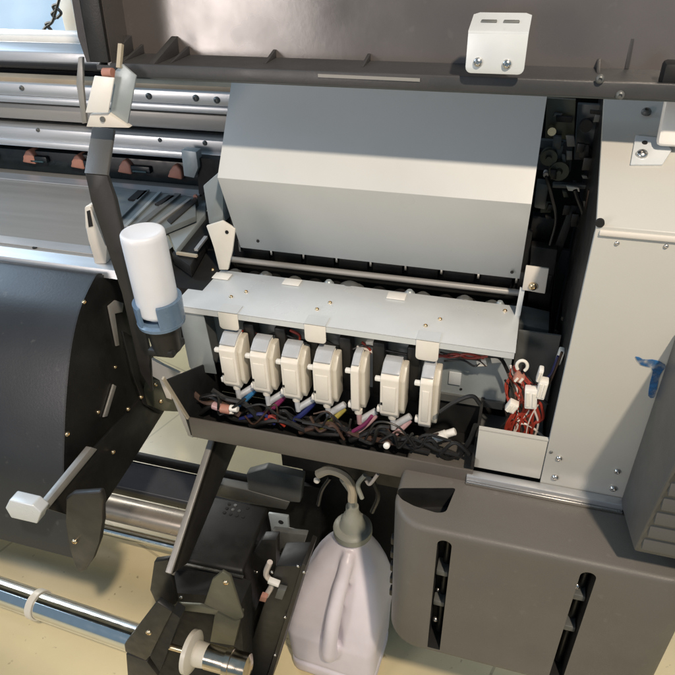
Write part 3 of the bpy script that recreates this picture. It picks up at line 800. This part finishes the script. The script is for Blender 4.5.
# ================================================================== curved black media guide (left front)
gp = [(.722, .925), (.715, .936), (.700, .934), (.654, .908), (.612, .862), (.574, .801), (.545, .745), (.520, .689), (.501, .62), (.490, .575), (.484, .548)]
def smooth(pts, sub=5):
    q = [V((a, c)) for a, c in pts]; q = [q[0] * 2 - q[1]] + q + [q[-1] * 2 - q[-2]]; o = []
    for i in range(1, len(q) - 2):
        for k in range(sub):
            t = k / sub; a, b_, c, d = q[i - 1], q[i], q[i + 1], q[i + 2]
            o.append(.5 * ((2 * b_) + (c - a) * t + (2 * a - 5 * b_ + 4 * c - d) * t * t + (3 * b_ - a - 3 * c + d) * t ** 3))
    o.append(q[-2]); return o
sp = smooth(gp)
b = MB()
inner = [(p.x + .006, p.y - .003) for p in sp]
loop = [(p.x, p.y) for p in sp] + inner[::-1]
bm = bmesh.new(); ga = [bm.verts.new((X0, y, z)) for y, z in loop]; gb = [bm.verts.new((-.602, y, z)) for y, z in loop]; n = len(loop); h = len(sp)
for i in range(n): bm.faces.new((ga[i], gb[i], gb[(i + 1) % n], ga[(i + 1) % n]))
for i in range(h - 1):
    for vv in (ga, gb): bm.faces.new((vv[i], vv[i + 1], vv[n - 2 - i], vv[n - 1 - i]))
b.add(bm, M["blacksat"]); guide = b.build("curved_media_guide", pr, 50)
# guide end plate
GX = -.6021
b = MB()
out = [V((GX, p.x - .0006, p.y + .0006)) for p in sp[2:] if p.y > .66] + [P(u, v, x=GX) for u, v in ( (100, 497), (118, 440), (136, 402), (150, 385), (140, 340), (128, 300), (118, 272))]
b.prism(out, (.003, 0, 0), M["black"])
for u, v, r in ((84, 302, .0035), (98, 412, .0035), (67, 434, .0042), (115, 367, .003)): b.screw(P(u, v, x=GX + .003), V((1, 0, 0)), r, M["brass"])
b.prism([P(u, v, x=GX + .004) for u, v in ((107, 306), (114, 300), (122, 303), (121, 312), (113, 313), (118, 345), (115, 346))], (.003, 0, 0), M["beam"], .0006)
b.prism([P(u, v, x=GX + .004) for u, v in ((112, 384), (115, 386), (106, 416), (102, 417))], (.003, 0, 0), M["beam"], .0006)
b.build("guide_end_plate", pr)
b = MB()
yf = .47
fp = [(65, 499), (72, 494), (100, 492), (103, 500), (102, 522), (99, 542), (92, 561), (85, 571), (80, 573.5), (75, 568), (70, 548), (66, 522)]
b.prism([P(u, v, y=yf) for u, v in fp], (0, .01, 0), M["postmat"], .003, 3)
b.screw(P(75, 541, y=yf), FRONT, .0045, M["brass"])
b.build("guide_foot", pr)
# lever arm with pale grip
b = MB()
ly = -.58
arm = [P(u, v, x=ly) for u, v in ((38, 506), (118, 420), (142, 394), (166, 394), (163, 410), (130, 462), (104, 502), (70, 516))]
b.prism(arm, (.004, 0, 0), M["black"], .0008)
b.prism([P(u, v, x=ly + .0045) for u, v in ((120, 330), (146, 345), (168, 388), (170, 404), (158, 414), (142, 404), (130, 372))], (.004, 0, 0), M["black"], .001)
for u, v in ((128, 409), (141, 397), (161, 401), (157, 384), (113, 452)): b.screw(P(u, v, x=ly + .0085), V((1, 0, 0)), .0036, M["brass"])
lever = b.build("lever_arm", pr)
b = MB()
b.prism([P(u, v, x=ly + .0006) for u, v in ((38, 504), (42, 508), (92, 448), (86, 446))], (.010, 0, 0), M["beam"], .001)
b.build("lever_edge", lever)
b = MB()
g0 = [P(u, v, y=.43) for u, v in ((5, 508), (9, 500), (32, 505.5), (41, 513), (37, 524), (11, 518))]
b.prism(g0, (0, .018, .0), M["zinc"], .002, 3)
b.build("lever_grip", lever)
# pale bracket under the bottle holder, olive bracket with screws
b = MB()
b.prism([P(u, v, y=.70) for u, v in ((143, 362), (152, 359), (163, 366), (186, 376), (188, 381), (176, 380), (170, 388), (172, 400), (166, 398), (160, 380), (145, 372))], (0, .005, 0), M["cream"], .001)
b.prism([P(u, v, y=.712) for u, v in ((146, 378), (166, 382), (174, 400), (180, 412), (162, 411), (140, 402))], (0, .005, 0), M["olive"], .001)
b.prism([P(u, v, y=.7) for u, v in ((168, 388), (172, 388), (196, 432), (193, 438), (188, 436))], (0, .008, 0), M["cream"], .001)
for u, v in ((156, 384), (161, 401), (141, 397)): b.screw(P(u, v, y=.712), FRONT, .004, M["brass"])
b.build("olive_bracket", pr)

# bottle holder (blue cup, part of the printer)
bc = P(142, 231, y=.635); bxc, byc = bc.x, bc.y
zb = bc.z - .131
b = MB(); R0 = .0322
for a0, a1, zt_ in ((-1.1, 1.35, zb + .034), (3.0, 4.3, zb + .030)):
    rs = []; nn = 16
    ang = [a0 + (a1 - a0) * k / nn for k in range(nn + 1)]
    rings_ = [[V((bxc + math.cos(a) * r, byc - math.sin(a) * r * -1, z)) for r, z in ((R0, zb), (R0 + .001, zt_), (R0 - .004, zt_), (R0 - .005, zb))] for a in ang]
    b.rings(rings_, M["blue"])
b.lathe((bxc, byc, zb - .006), UZ, [(0, .024), (.001, .032), (.006, .0328), (.009, .029)], M["blue"], 28)
b.lathe((bxc, byc, zb - .05), UZ, [(0, .020), (.043, .024)], M["blackplastic"], 24)
b.prism([V((bxc - .022, byc - .018, zb - .056)), V((bxc + .018, byc - .018, zb - .053)), V((bxc + .018, byc + .02, zb - .053)), V((bxc - .022, byc + .02, zb - .056))], (0, 0, .012), M["blackplastic"], .003)
b.build("blue_bottle_holder", pr)

# under-body
b = MB()
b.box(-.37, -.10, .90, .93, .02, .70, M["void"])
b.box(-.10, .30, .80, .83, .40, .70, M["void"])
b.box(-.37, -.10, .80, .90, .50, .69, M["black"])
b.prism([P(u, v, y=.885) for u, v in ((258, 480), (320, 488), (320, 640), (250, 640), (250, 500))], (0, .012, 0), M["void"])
b.build("stand_panel", pr)
b = MB()   # cable clutter under the tray
for pp, r, m, y in (([(318, 474), (330, 470), (345, 476), (352, 488), (352, 500)], .008, "hose", .72), ([(372, 478), (378, 496), (372, 512)], .004, "wireblack", .74), ([(330, 478), (322, 490), (318, 505)], .0035, "wireblack", .74), ([(365, 475), (358, 485), (362, 498)], .004, "cap", .715), ([(378, 474), (370, 484), (366, 480)], .003, "wirewhite", .72)):
    b = MB(); b.tube([P(u, v, y=y) for u, v in pp], r, M[m]); b.build("waste_hose" if m == "hose" else "cable", pr)
b = MB(); 
for u, v in ((369, 479), (317, 480)): b.lathe(P(u, v, y=.73), FRONT, [(0, .006), (.004, .005), (.006, .002)], M["ivory"], 12)
b.scatter("hose_clip", pr)

# ================================================================== bottle
bt = thing("cleaning_bottle", "plain white cylindrical bottle upside down in a blue cup", "bottle", (bxc, byc, zb))
b = MB(); r = .0282
b.lathe((bxc, byc, zb + .0055), UZ, [(0, .018), (.004, .022), (.008, r - .001), (.012, r), (.117, r), (.1235, r - .0004), (.1252, r - .0016), (.1258, r - .0036), (.1254, r - .006), (.1252, .002)], M["bottle"], 48)
b.build("bottle_body", bt, 60)

# ================================================================== waste jug
jc = V((-.247, .740, 0))
jug = thing("waste_ink_jug", "translucent white plastic jug with moulded handle and grey cap on the floor", "jug", jc)
ja = math.radians(-3)
def jp(x, y, z): return V((jc.x + x * math.cos(ja) - y * math.sin(ja), jc.y + x * math.sin(ja) + y * math.cos(ja), z))
def sect(hx, hy, r, z, ox=0, oy=0, n=8):
    p = []
    r = min(r, hx * .999, hy * .999)
    for cx_, cy_, a0 in ((hx - r, -hy + r, -90), (hx - r, hy - r, 0), (-hx + r, hy - r, 90), (-hx + r, -hy + r, 180)):
        for k in range(n + 1):
            a = math.radians(a0 + 90 * k / n); p.append(jp(cx_ + r * math.cos(a) + ox, cy_ + r * math.sin(a) + oy, z))
    return p
def remeshed(mb, cutters, adds, name, parent, vox=.0032, it=8):
    """one blended skin: body with a hollow pressed in and the grip grown out of it"""
    o = mb.build(name, parent)
    for k, (q, op) in enumerate([(c, "DIFFERENCE") for c in cutters] + [(c, "UNION") for c in adds]):
        c = q.build("cutter", parent); md = o.modifiers.new("b%d" % k, "BOOLEAN"); md.operation = op; md.object = c; md.solver = "EXACT"
    rm = o.modifiers.new("r", "REMESH"); rm.mode = "VOXEL"; rm.voxel_size = vox
    sm = o.modifiers.new("s", "SMOOTH"); sm.iterations = it; sm.factor = .5
    bpy.context.view_layer.update()
    me = bpy.data.meshes.new_from_object(o.evaluated_get(bpy.context.evaluated_depsgraph_get()))
    for m in list(o.modifiers):
        if m.type == "BOOLEAN" and m.object: bpy.data.objects.remove(m.object, do_unlink=True)
    o.modifiers.clear(); o.data = me
    for p in me.polygons: p.use_smooth = True
    return o
b = MB()
J = [(.0, .080, .060, .022), (.004, .088, .068, .022), (.010, .0925, .0725, .022), (.040, .0935, .0735, .022), (.045, .0885, .0685, .02), (.052, .0885, .0685, .02), (.057, .0935, .0735, .022), (.15, .096, .076, .022), (.19, .096, .075, .024), (.225, .093, .072, .027), (.265, .084, .066, .030), (.30, .073, .059, .034), (.332, .060, .051, .038), (.358, .046, .042, .040), (.376, .035, .035, .035), (.388, .029, .029, .029), (.41, .0265, .0265, .0265)]
b.rings([sect(hx, hy, rr, z, max(0, (z - .15)) * .10, max(0, (z - .15)) * .12) for z, hx, hy, rr in J], M["jug"])
ct = MB(); ct.tube([jp(.026, -.030, .345), jp(.022, -.060, .30), jp(.016, -.082, .24), jp(.010, -.088, .18), jp(.006, -.085, .135)], [.012, .022, .027, .028, .018], M["jug"], 20, 8)
gp_ = MB(); gp_.tube([jp(.027, -.005, .374), jp(.026, -.032, .350), jp(.022, -.060, .31), jp(.016, -.080, .25), jp(.010, -.088, .19), jp(.006, -.082, .135), jp(.004, -.052, .105)], [.012, .0135, .0145, .015, .0155, .016, .016], M["jug"], 18, 8)
remeshed(b, [ct], [gp_], "jug_body", jug)
b = MB()
cz = .390; cy0 = jp(.023, .028, 0)
capc = V((cy0.x, cy0.y, cz))
b.lathe(capc, UZ, [(0, .034), (.002, .0375), (.016, .0375), (.020, .034), (.022, .026), (.024, .0245), (.040, .020), (.050, .017), (.056, .013), (.075, .012)], M["cap"], 28)
b.build("cap", jug)
b = MB()
b.tube([capc + V((0, 0, .068)), capc + V((.001, .002, .10)), P(352, 490, y=.74), P(344, 478, y=.73)], .0085, M["cap"], 12); b.build("cap_spout", jug)

# ================================================================== take-up stand unit
tk = thing("take_up_unit", "black take-up reel stand with motor box, spindle and cream disc in front of printer", "reel stand", (-.45, .62, 0))
zt = .42
T = [P(199, 492, z=zt), P(269, 507, z=zt), P(243, 572, z=zt), P(170, 557, z=zt)]
b = MB(); b.prism(T, (0, 0, -.16), M["blackplastic"], .007, 3)
mbx = b.build("motor_box", tk)
b = MB()
cgr = P(237, 511, z=zt)
for i in range(4):
    for k in range(3):
        if (i + k) % 5 == 4: continue
        b.lathe(cgr + V((-.022 + i * .013, -.010 + k * .011, 0)), UZ, [(0, .0035), (.0008, .0033)], M["steel"] if (i * k) % 3 else M["void"], 10)
b.build("socket_grid", mbx)
b = MB(); b.slab(P(165, 560, z=zt + .002), P(243, 577, z=zt + .002) , .004, .004, UZ, M["steel"])
for u, v in ((169, 565), (228, 579), (206, 492)): b.screw(P(u, v, z=zt + .002), V((0, -.5, .8)), .0045, M["brass"])
b.scatter("motor_box_edge", mbx)
# inclined front arm with pale edge
b = MB(); lx = -.45
A = [P(u, v, x=lx) for u, v in ((212, 438), (236, 440), (205, 514), (185, 562), (168, 574))]
A += []
b.prism(A, (.006, 0, 0), M["postmat"], .0008)
b.prism([P(u, v, x=lx - .004) for u, v in ((209, 437), (213, 438), (169, 574), (165, 572))], (.010, 0, 0), M["beam"], .001)
b.build("inclined_arm", tk)
# front gusset plates
yq = .53
b = MB()
b.prism([P(u, v, y=yq) for u, v in ((154, 562), (168, 560), (176, 604), (160, 612), (150, 590))], (0, .01, 0), M["black"], .001)
b.screw(P(170, 566, y=yq), FRONT, .0045, M["brass"]); b.screw(P(181, 597, y=yq), FRONT, .003)
b.prism([P(u, v, y=yq) for u, v in ((212, 580), (222, 572), (230, 577), (243, 618), (236, 620), (204, 604))], (0, .006, 0), M["olive"], .0012)
b.screw(P(226, 582, y=yq), FRONT, .005, M["brass"])
b.prism([P(u, v, y=yq + .02) for u, v in ((216, 606), (240, 619), (234, 646), (210, 642))], (0, .02, 0), M["olive"], .0012)
b.prism([P(u, v, y=yq) for u, v in ((168, 604), (200, 606), (218, 611), (216, 615), (196, 612), (168, 609))], (0, .006, 0), M["olive"], .0008)
b.build("gusset_plate", tk)
b = MB(); b.prism([P(u, v, y=yq + .03) for u, v in ((164, 592), (215, 596), (240, 606), (246, 690), (150, 690), (160, 610))], (0, .05, 0), M["void"]); b.build("gearbox", tk)
b = MB()
yq2 = .49
b.prism([P(u, v, y=yq2) for u, v in ((157, 602), (172, 612), (150, 656), (146, 661), (125, 652), (124, 645))], (0, .012, 0), M["blackplastic"], .0025)
b.prism([P(u, v, y=yq2 + .002) for u, v in ((126, 654), (147, 662), (158, 676), (150, 692), (128, 680))], (0, .012, 0), M["postmat"], .001)
b.prism([P(u, v, y=yq2 + .004) for u, v in ((150, 657), (172, 612), (180, 618), (160, 672))], (0, .02, 0), M["void"])
b.screw(P(149, 632, y=yq2), FRONT, .0055, M["brass"])
b.build("end_bracket", tk)
# spindle along X
sx = P(158, 642, y=.50); dX = UX
sp0 = P(192, 652, y=.50)
b = MB()
b.cyl(P(158, 643, y=.50), P(186, 651, y=.50), .0055, M["brass"], 14)
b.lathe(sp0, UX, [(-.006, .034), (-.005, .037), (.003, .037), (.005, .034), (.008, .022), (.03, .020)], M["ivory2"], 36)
b.build("reel_disc", tk)
b = MB()
b.lathe(sp0 + V((.03, 0, 0)), UX, [(0, .021), (.035, .021), (.036, .025), (.046, .025), (.047, .023), (.075, .023), (.077, .019), (.08, .012)], M["tubesat2"], 28)
b.build("spindle", tk)
# right side rail with fittings
b = MB()
rail = [P(u, v, y=.60) for u, v in ((276, 566), (304, 566), (262, 690), (236, 690))]
b.prism(rail, (0, .05, 0), M["black"], .002)
b.prism([P(u, v, y=.595) for u, v in ((302, 564), (306, 566), (268, 690), (263, 690))], (0, .06, 0), M["postmat"], .001)
for u, v in ((272, 572), (298, 566), (304, 572), (275, 655), (285, 617)): b.screw(P(u, v, y=.594), FRONT, .0028)
b.build("stand_rail", tk)
b = MB()
yk = .70
b.prism([P(u, v, y=yk) for u, v in ((268, 514), (288, 517), (288, 530), (307, 534), (298, 558), (272, 551), (272, 530))], (0, .006, 0), M["grey"], .001)
b.prism([P(u, v, y=yk - .012) for u, v in ((272, 531), (307, 535), (299, 558), (272, 550))], (0, .012, 0), M["darkgrey"], .002)
b.lathe(P(281, 522, y=yk), FRONT, [(0, .005), (.001, .005)], M["void"], 12)
b.build("sensor_bracket", tk)
b = MB()
b.prism([P(u, v, y=.80) for u, v in ((246, 474), (265, 469), (303, 478), (300, 503), (288, 502), (248, 490))], (0, .02, 0), M["darkgrey"], .003)
b.prism([P(u, v, y=.80) for u, v in ((200, 480), (246, 490), (290, 502), (286, 510), (240, 502), (198, 492))], (0, .02, 0), M["darkgrey"], .002)
b.build("mounting_shelf", tk)
b = MB()
b.tube([P(u, v, y=.60) for u, v in ((270, 562), (266, 574), (272, 584), (266, 596))], .005, M["wirewhite"]); b.build("cable", tk)
b = MB(); b.obox(P(274, 582, y=.592), V((1, 0, -.2)), UY, V((.2, 0, 1)), .010, .005, .004, M["white"], .001); b.obox(P(264, 597, y=.592), UX, UY, V((.3, 0, 1)), .006, .005, .008, M["roller"], .001)
b.obox(P(281, 592, y=.595), UX, UY, V((.3, 0, 1)), .007, .005, .016, M["darkgrey"], .001); b.scatter("plug", tk)
# black side cheek of the motor and foot
b = MB()
b.prism([P(u, v, y=.66) for u, v in ((244, 566), (262, 540), (276, 540), (276, 566), (240, 690), (225, 690))], (0, .02, 0), M["black"], .001)
for u, v in ((248, 571), (257, 572), (246, 605)): b.screw(P(u, v, y=.66), FRONT, .003)
b.build("side_cheek", tk)
b = MB(); b.box(-.50, -.30, .52, .62, .0, .06, M["black"], .004); b.build("stand_foot", tk)

# ================================================================== cross-beam and tubes behind
cb2 = thing("stand_crossbeam", "dark glossy crossbeam of the stand with a brown grey metal tube below", "beam", (-1.2, .9, 0))
b = MB()
yb_ = .93
zt0 = P(130, 458, y=yb_).z; 
za, zb2, zc2, zd = P(135, 457, y=1.0).z, P(135, 466, y=.985).z, P(135, 490, y=.93).z, P(135, 500, y=.93).z
b.prism([(X0, y, z) for y, z in ((.985, zb2), (.99, zb2 + .004), (1.0, zb2), (.99, zd), (.935, zd), (.928, zc2 - .008), (.93, zc2))], (1.87, 0, 0), M["glbeam"], .002)
b.build("beam", cb2)
b = MB(); b.box(X0, -.43, 1.003, 1.016, zb2 - .004, za + .006, M["black"], .003); b.build("beam_edge", cb2)
tt = [P(103, 512, y=.87), P(165, 536, y=.87)]
b = MB(); b.cyl((X0, .875, P(135, 513, y=.875).z), (-.64, .875, P(135, 513, y=.875).z), .032, M["tubesat"], 28); b.build("tube", cb2)
b = MB(); b.cyl((X0, .84, P(125, 534, y=.84).z), (-.60, .84, P(125, 534, y=.84).z), .014, M["chrome"], 24); b.build("thin_chrome_bar", cb2)

tb = thing("take_up_tube", "long shiny chrome tube with a white collar lying low along the floor", "tube", (-1.0, .62, .1))
b = MB(); zc = P(0, 592, y=.62).z
e0, e1 = P(-60, 570, y=.62), P(146, 642, y=.58)
dv = (e1 - e0).normalized()
b.cyl(e0 - dv * .6, e1, .029, M["chrome"], 36); b.build("chrome_tube", tb)
b = MB(); cpt = P(42, 609, y=.60)
tcol = (cpt - e0).dot(dv); cpt = e0 + dv * tcol
b.lathe(cpt - dv * .010, dv, [(0, .0295), (0, .033), (.016, .033), (.016, .0295)], M["ivory"], 36, cap=False); b.build("white_collar", tb)
b = MB(); b.lathe(e1 - dv * .012, dv, [(0, .02), (0, .044), (.004, .047), (.014, .047), (.018, .044), (.018, .02)], M["white"], 40); b.build("end_flange", tb)

# ================================================================== room behind
def quick(name, fn, m, label=None, cat=None, kind=None, parent=None):
    b = MB(); fn(b); o = b.build(name, parent)
    if label: tag(o, label, cat)
    if kind: o["kind"] = kind
    return o
# floor
fm = bpy.data.materials.new("floor_tiles"); fm.use_nodes = True
nt = fm.node_tree; N = nt.nodes; L = nt.links; bs = N["Principled BSDF"]
tc = N.new("ShaderNodeTexCoord"); mp = N.new("ShaderNodeMapping"); mp.inputs["Rotation"].default_value = (0, 0, .32); mp.inputs["Location"].default_value = (.17, .03, 0)
L.new(tc.outputs["Object"], mp.inputs[0])
bk = N.new("ShaderNodeTexBrick"); bk.offset = 0; bk.inputs["Scale"].default_value = 1; bk.inputs["Brick Width"].default_value = .6; bk.inputs["Row Height"].default_value = .6
bk.inputs["Mortar Size"].default_value = .0035; bk.inputs["Mortar Smooth"].default_value = .3
bk.inputs["Color1"].default_value = (.70, .60, .37, 1); bk.inputs["Color2"].default_value = (.68, .58, .355, 1); bk.inputs["Mortar"].default_value = (.50, .42, .26, 1)
L.new(mp.outputs[0], bk.inputs["Vector"])
nz = N.new("ShaderNodeTexNoise"); nz.inputs["Scale"].default_value = 3.5; nz.inputs["Detail"].default_value = 7; L.new(tc.outputs["Object"], nz.inputs["Vector"])
mr = N.new("ShaderNodeMapRange"); mr.inputs["From Min"].default_value = .3; mr.inputs["From Max"].default_value = .7; mr.inputs["To Min"].default_value = .86; mr.inputs["To Max"].default_value = 1.1; L.new(nz.outputs["Fac"], mr.inputs["Value"])
sc_ = N.new("ShaderNodeVectorMath"); sc_.operation = "SCALE"; L.new(bk.outputs["Color"], sc_.inputs[0]); L.new(mr.outputs[0], sc_.inputs["Scale"]); sp_ = N.new("ShaderNodeTexNoise"); sp_.inputs["Scale"].default_value = 55; sp_.inputs["Detail"].default_value = 4; L.new(tc.outputs["Object"], sp_.inputs["Vector"])
sr = N.new("ShaderNodeMapRange"); sr.inputs["From Min"].default_value = .67; sr.inputs["From Max"].default_value = .73; sr.inputs["To Max"].default_value = .55; L.new(sp_.outputs["Fac"], sr.inputs["Value"])
sm_ = N.new("ShaderNodeMix"); sm_.data_type = "RGBA"; sm_.inputs["B"].default_value = (.16, .12, .07, 1); L.new(sr.outputs[0], sm_.inputs["Factor"]); L.new(sc_.outputs[0], sm_.inputs["A"]); L.new(sm_.outputs["Result"], bs.inputs["Base Color"])
bs.inputs["Roughness"].default_value = .22
quick("floor", lambda b: b.box(-6, 6, -3, 3.2, -.05, 0, fm), fm, kind="structure")
wallm = mat("back_wall_paint", (.5, .5, .5), .8, 0, .05, 3)
quick("back_wall", lambda b: (b.box(-6, -3.3, 2.45, 2.55, 0, 2.6, wallm), b.box(-1.5, 6, 2.45, 2.55, 0, 2.6, wallm), b.box(-3.3, -1.5, 2.45, 2.55, 0, .82, wallm), b.box(-3.3, -1.5, 2.45, 2.55, 1.9, 2.6, wallm)), wallm, kind="structure")
win = thing("window", "bright daylit window with white frame behind the printer", "window", (-2.2, 2.45, .82))
wf = M["white"]
b = MB(); b.box(-3.29, -1.51, 2.42, 2.52, .822, .9, wf, .004); b.box(-3.29, -1.51, 2.42, 2.52, 1.82, 1.898, wf, .004)
xm = P(68, 20, y=2.42).x
b.box(xm - .03, xm + .03, 2.425, 2.515, .901, 1.819, wf, .004); b.box(-3.29, -3.23, 2.42, 2.52, .901, 1.819, wf, .004); b.box(-1.57, -1.51, 2.42, 2.52, .901, 1.819, wf, .004); b.build("window_frame", win)
pm = bpy.data.materials.new("daylit_pane"); pm.use_nodes = True; nt = pm.node_tree; N = nt.nodes; L = nt.links
bs = N["Principled BSDF"]; tc = N.new("ShaderNodeTexCoord"); nz = N.new("ShaderNodeTexNoise"); nz.inputs["Scale"].default_value = 3; L.new(tc.outputs["Object"], nz.inputs["Vector"])
cr = N.new("ShaderNodeValToRGB"); cr.color_ramp.elements[0].position = .35; cr.color_ramp.elements[0].color = (.30, .50, .72, 1); cr.color_ramp.elements[1].position = .65; cr.color_ramp.elements[1].color = (.55, .73, .90, 1)
L.new(nz.outputs["Fac"], cr.inputs[0]); L.new(cr.outputs[0], bs.inputs["Emission Color"]); bs.inputs["Emission Strength"].default_value = 1.0; bs.inputs["Base Color"].default_value = (.1, .1, .1, 1); bs.inputs["Roughness"].default_value = .1
b = MB(); b.box(-3.23, xm - .031, 2.47, 2.475, .9005, 1.8195, pm); b.box(xm + .031, -1.57, 2.47, 2.475, .9005, 1.8195, pm); b.build("window_pane", win)
tw = MB()
for pp in ([(40, 39), (45, 28), (52, 22), (56, 10), (60, -4)], [(45, 28), (42, 34), (47, 37)], [(52, 22), (46, 24), (50, 29)], [(56, 10), (52, 14), (56, 19)], [(58, 4), (53, 6), (55, 11)], [(48, 26), (52, 32), (47, 34)], [(57, 8), (61, 13), (57, 18)]):
    tw.tube([P(u, v, y=2.38) for u, v in pp], .006, M["wireblack"], 6)
tag(tw.build("twig"), "thin dark curly twig hanging against the bright window", "twig")

# ================================================================== light
w = bpy.data.worlds.new("World"); SC.world = w; w.use_nodes = True
bg = w.node_tree.nodes["Background"]; bg.inputs[0].default_value = (.52, .76, 1.0, 1); bg.inputs[1].default_value = .31
def area(name, loc, target, size, power, col, shape="DISK", sy=None):
    d = bpy.data.lights.new(name, "AREA"); d.shape = shape; d.size = size; d.energy = power; d.color = col
    if sy: d.size_y = sy
    o = bpy.data.objects.new(name, d); COL.objects.link(o); o.location = loc
    o.rotation_euler = (V(target) - V(loc)).to_track_quat("-Z", "Y").to_euler(); return o
K = V((-.15, .8, 1.05)); kd = V((.33, -.62, .79)).normalized()
area("warm_ceiling_lamp", K + kd * 2.3, K, .09, 56, (1.0, .84, .67))
area("window_daylight", (-2.5, .68, 2.35), (-.5, .75, .9), 1.3, 28, (.60, .79, 1.0), "RECTANGLE", 1.0)
area("added_fill_lamp", (-1.25, -.95, 1.36), (-.35, .8, 1.1), .55, 11, (1.0, .88, .82))  # added unseen fill behind the camera, placed for the glare on the lid
area("back_window_light", (-2.1, 2.38, 1.42), (-.9, 1.2, 0), 1.5, 34, (1.0, .97, .90), "RECTANGLE", .8)
SC.view_settings.view_transform = "Standard"; SC.view_settings.look = "None"; SC.view_settings.gamma = 1; SC.view_settings.exposure = 0
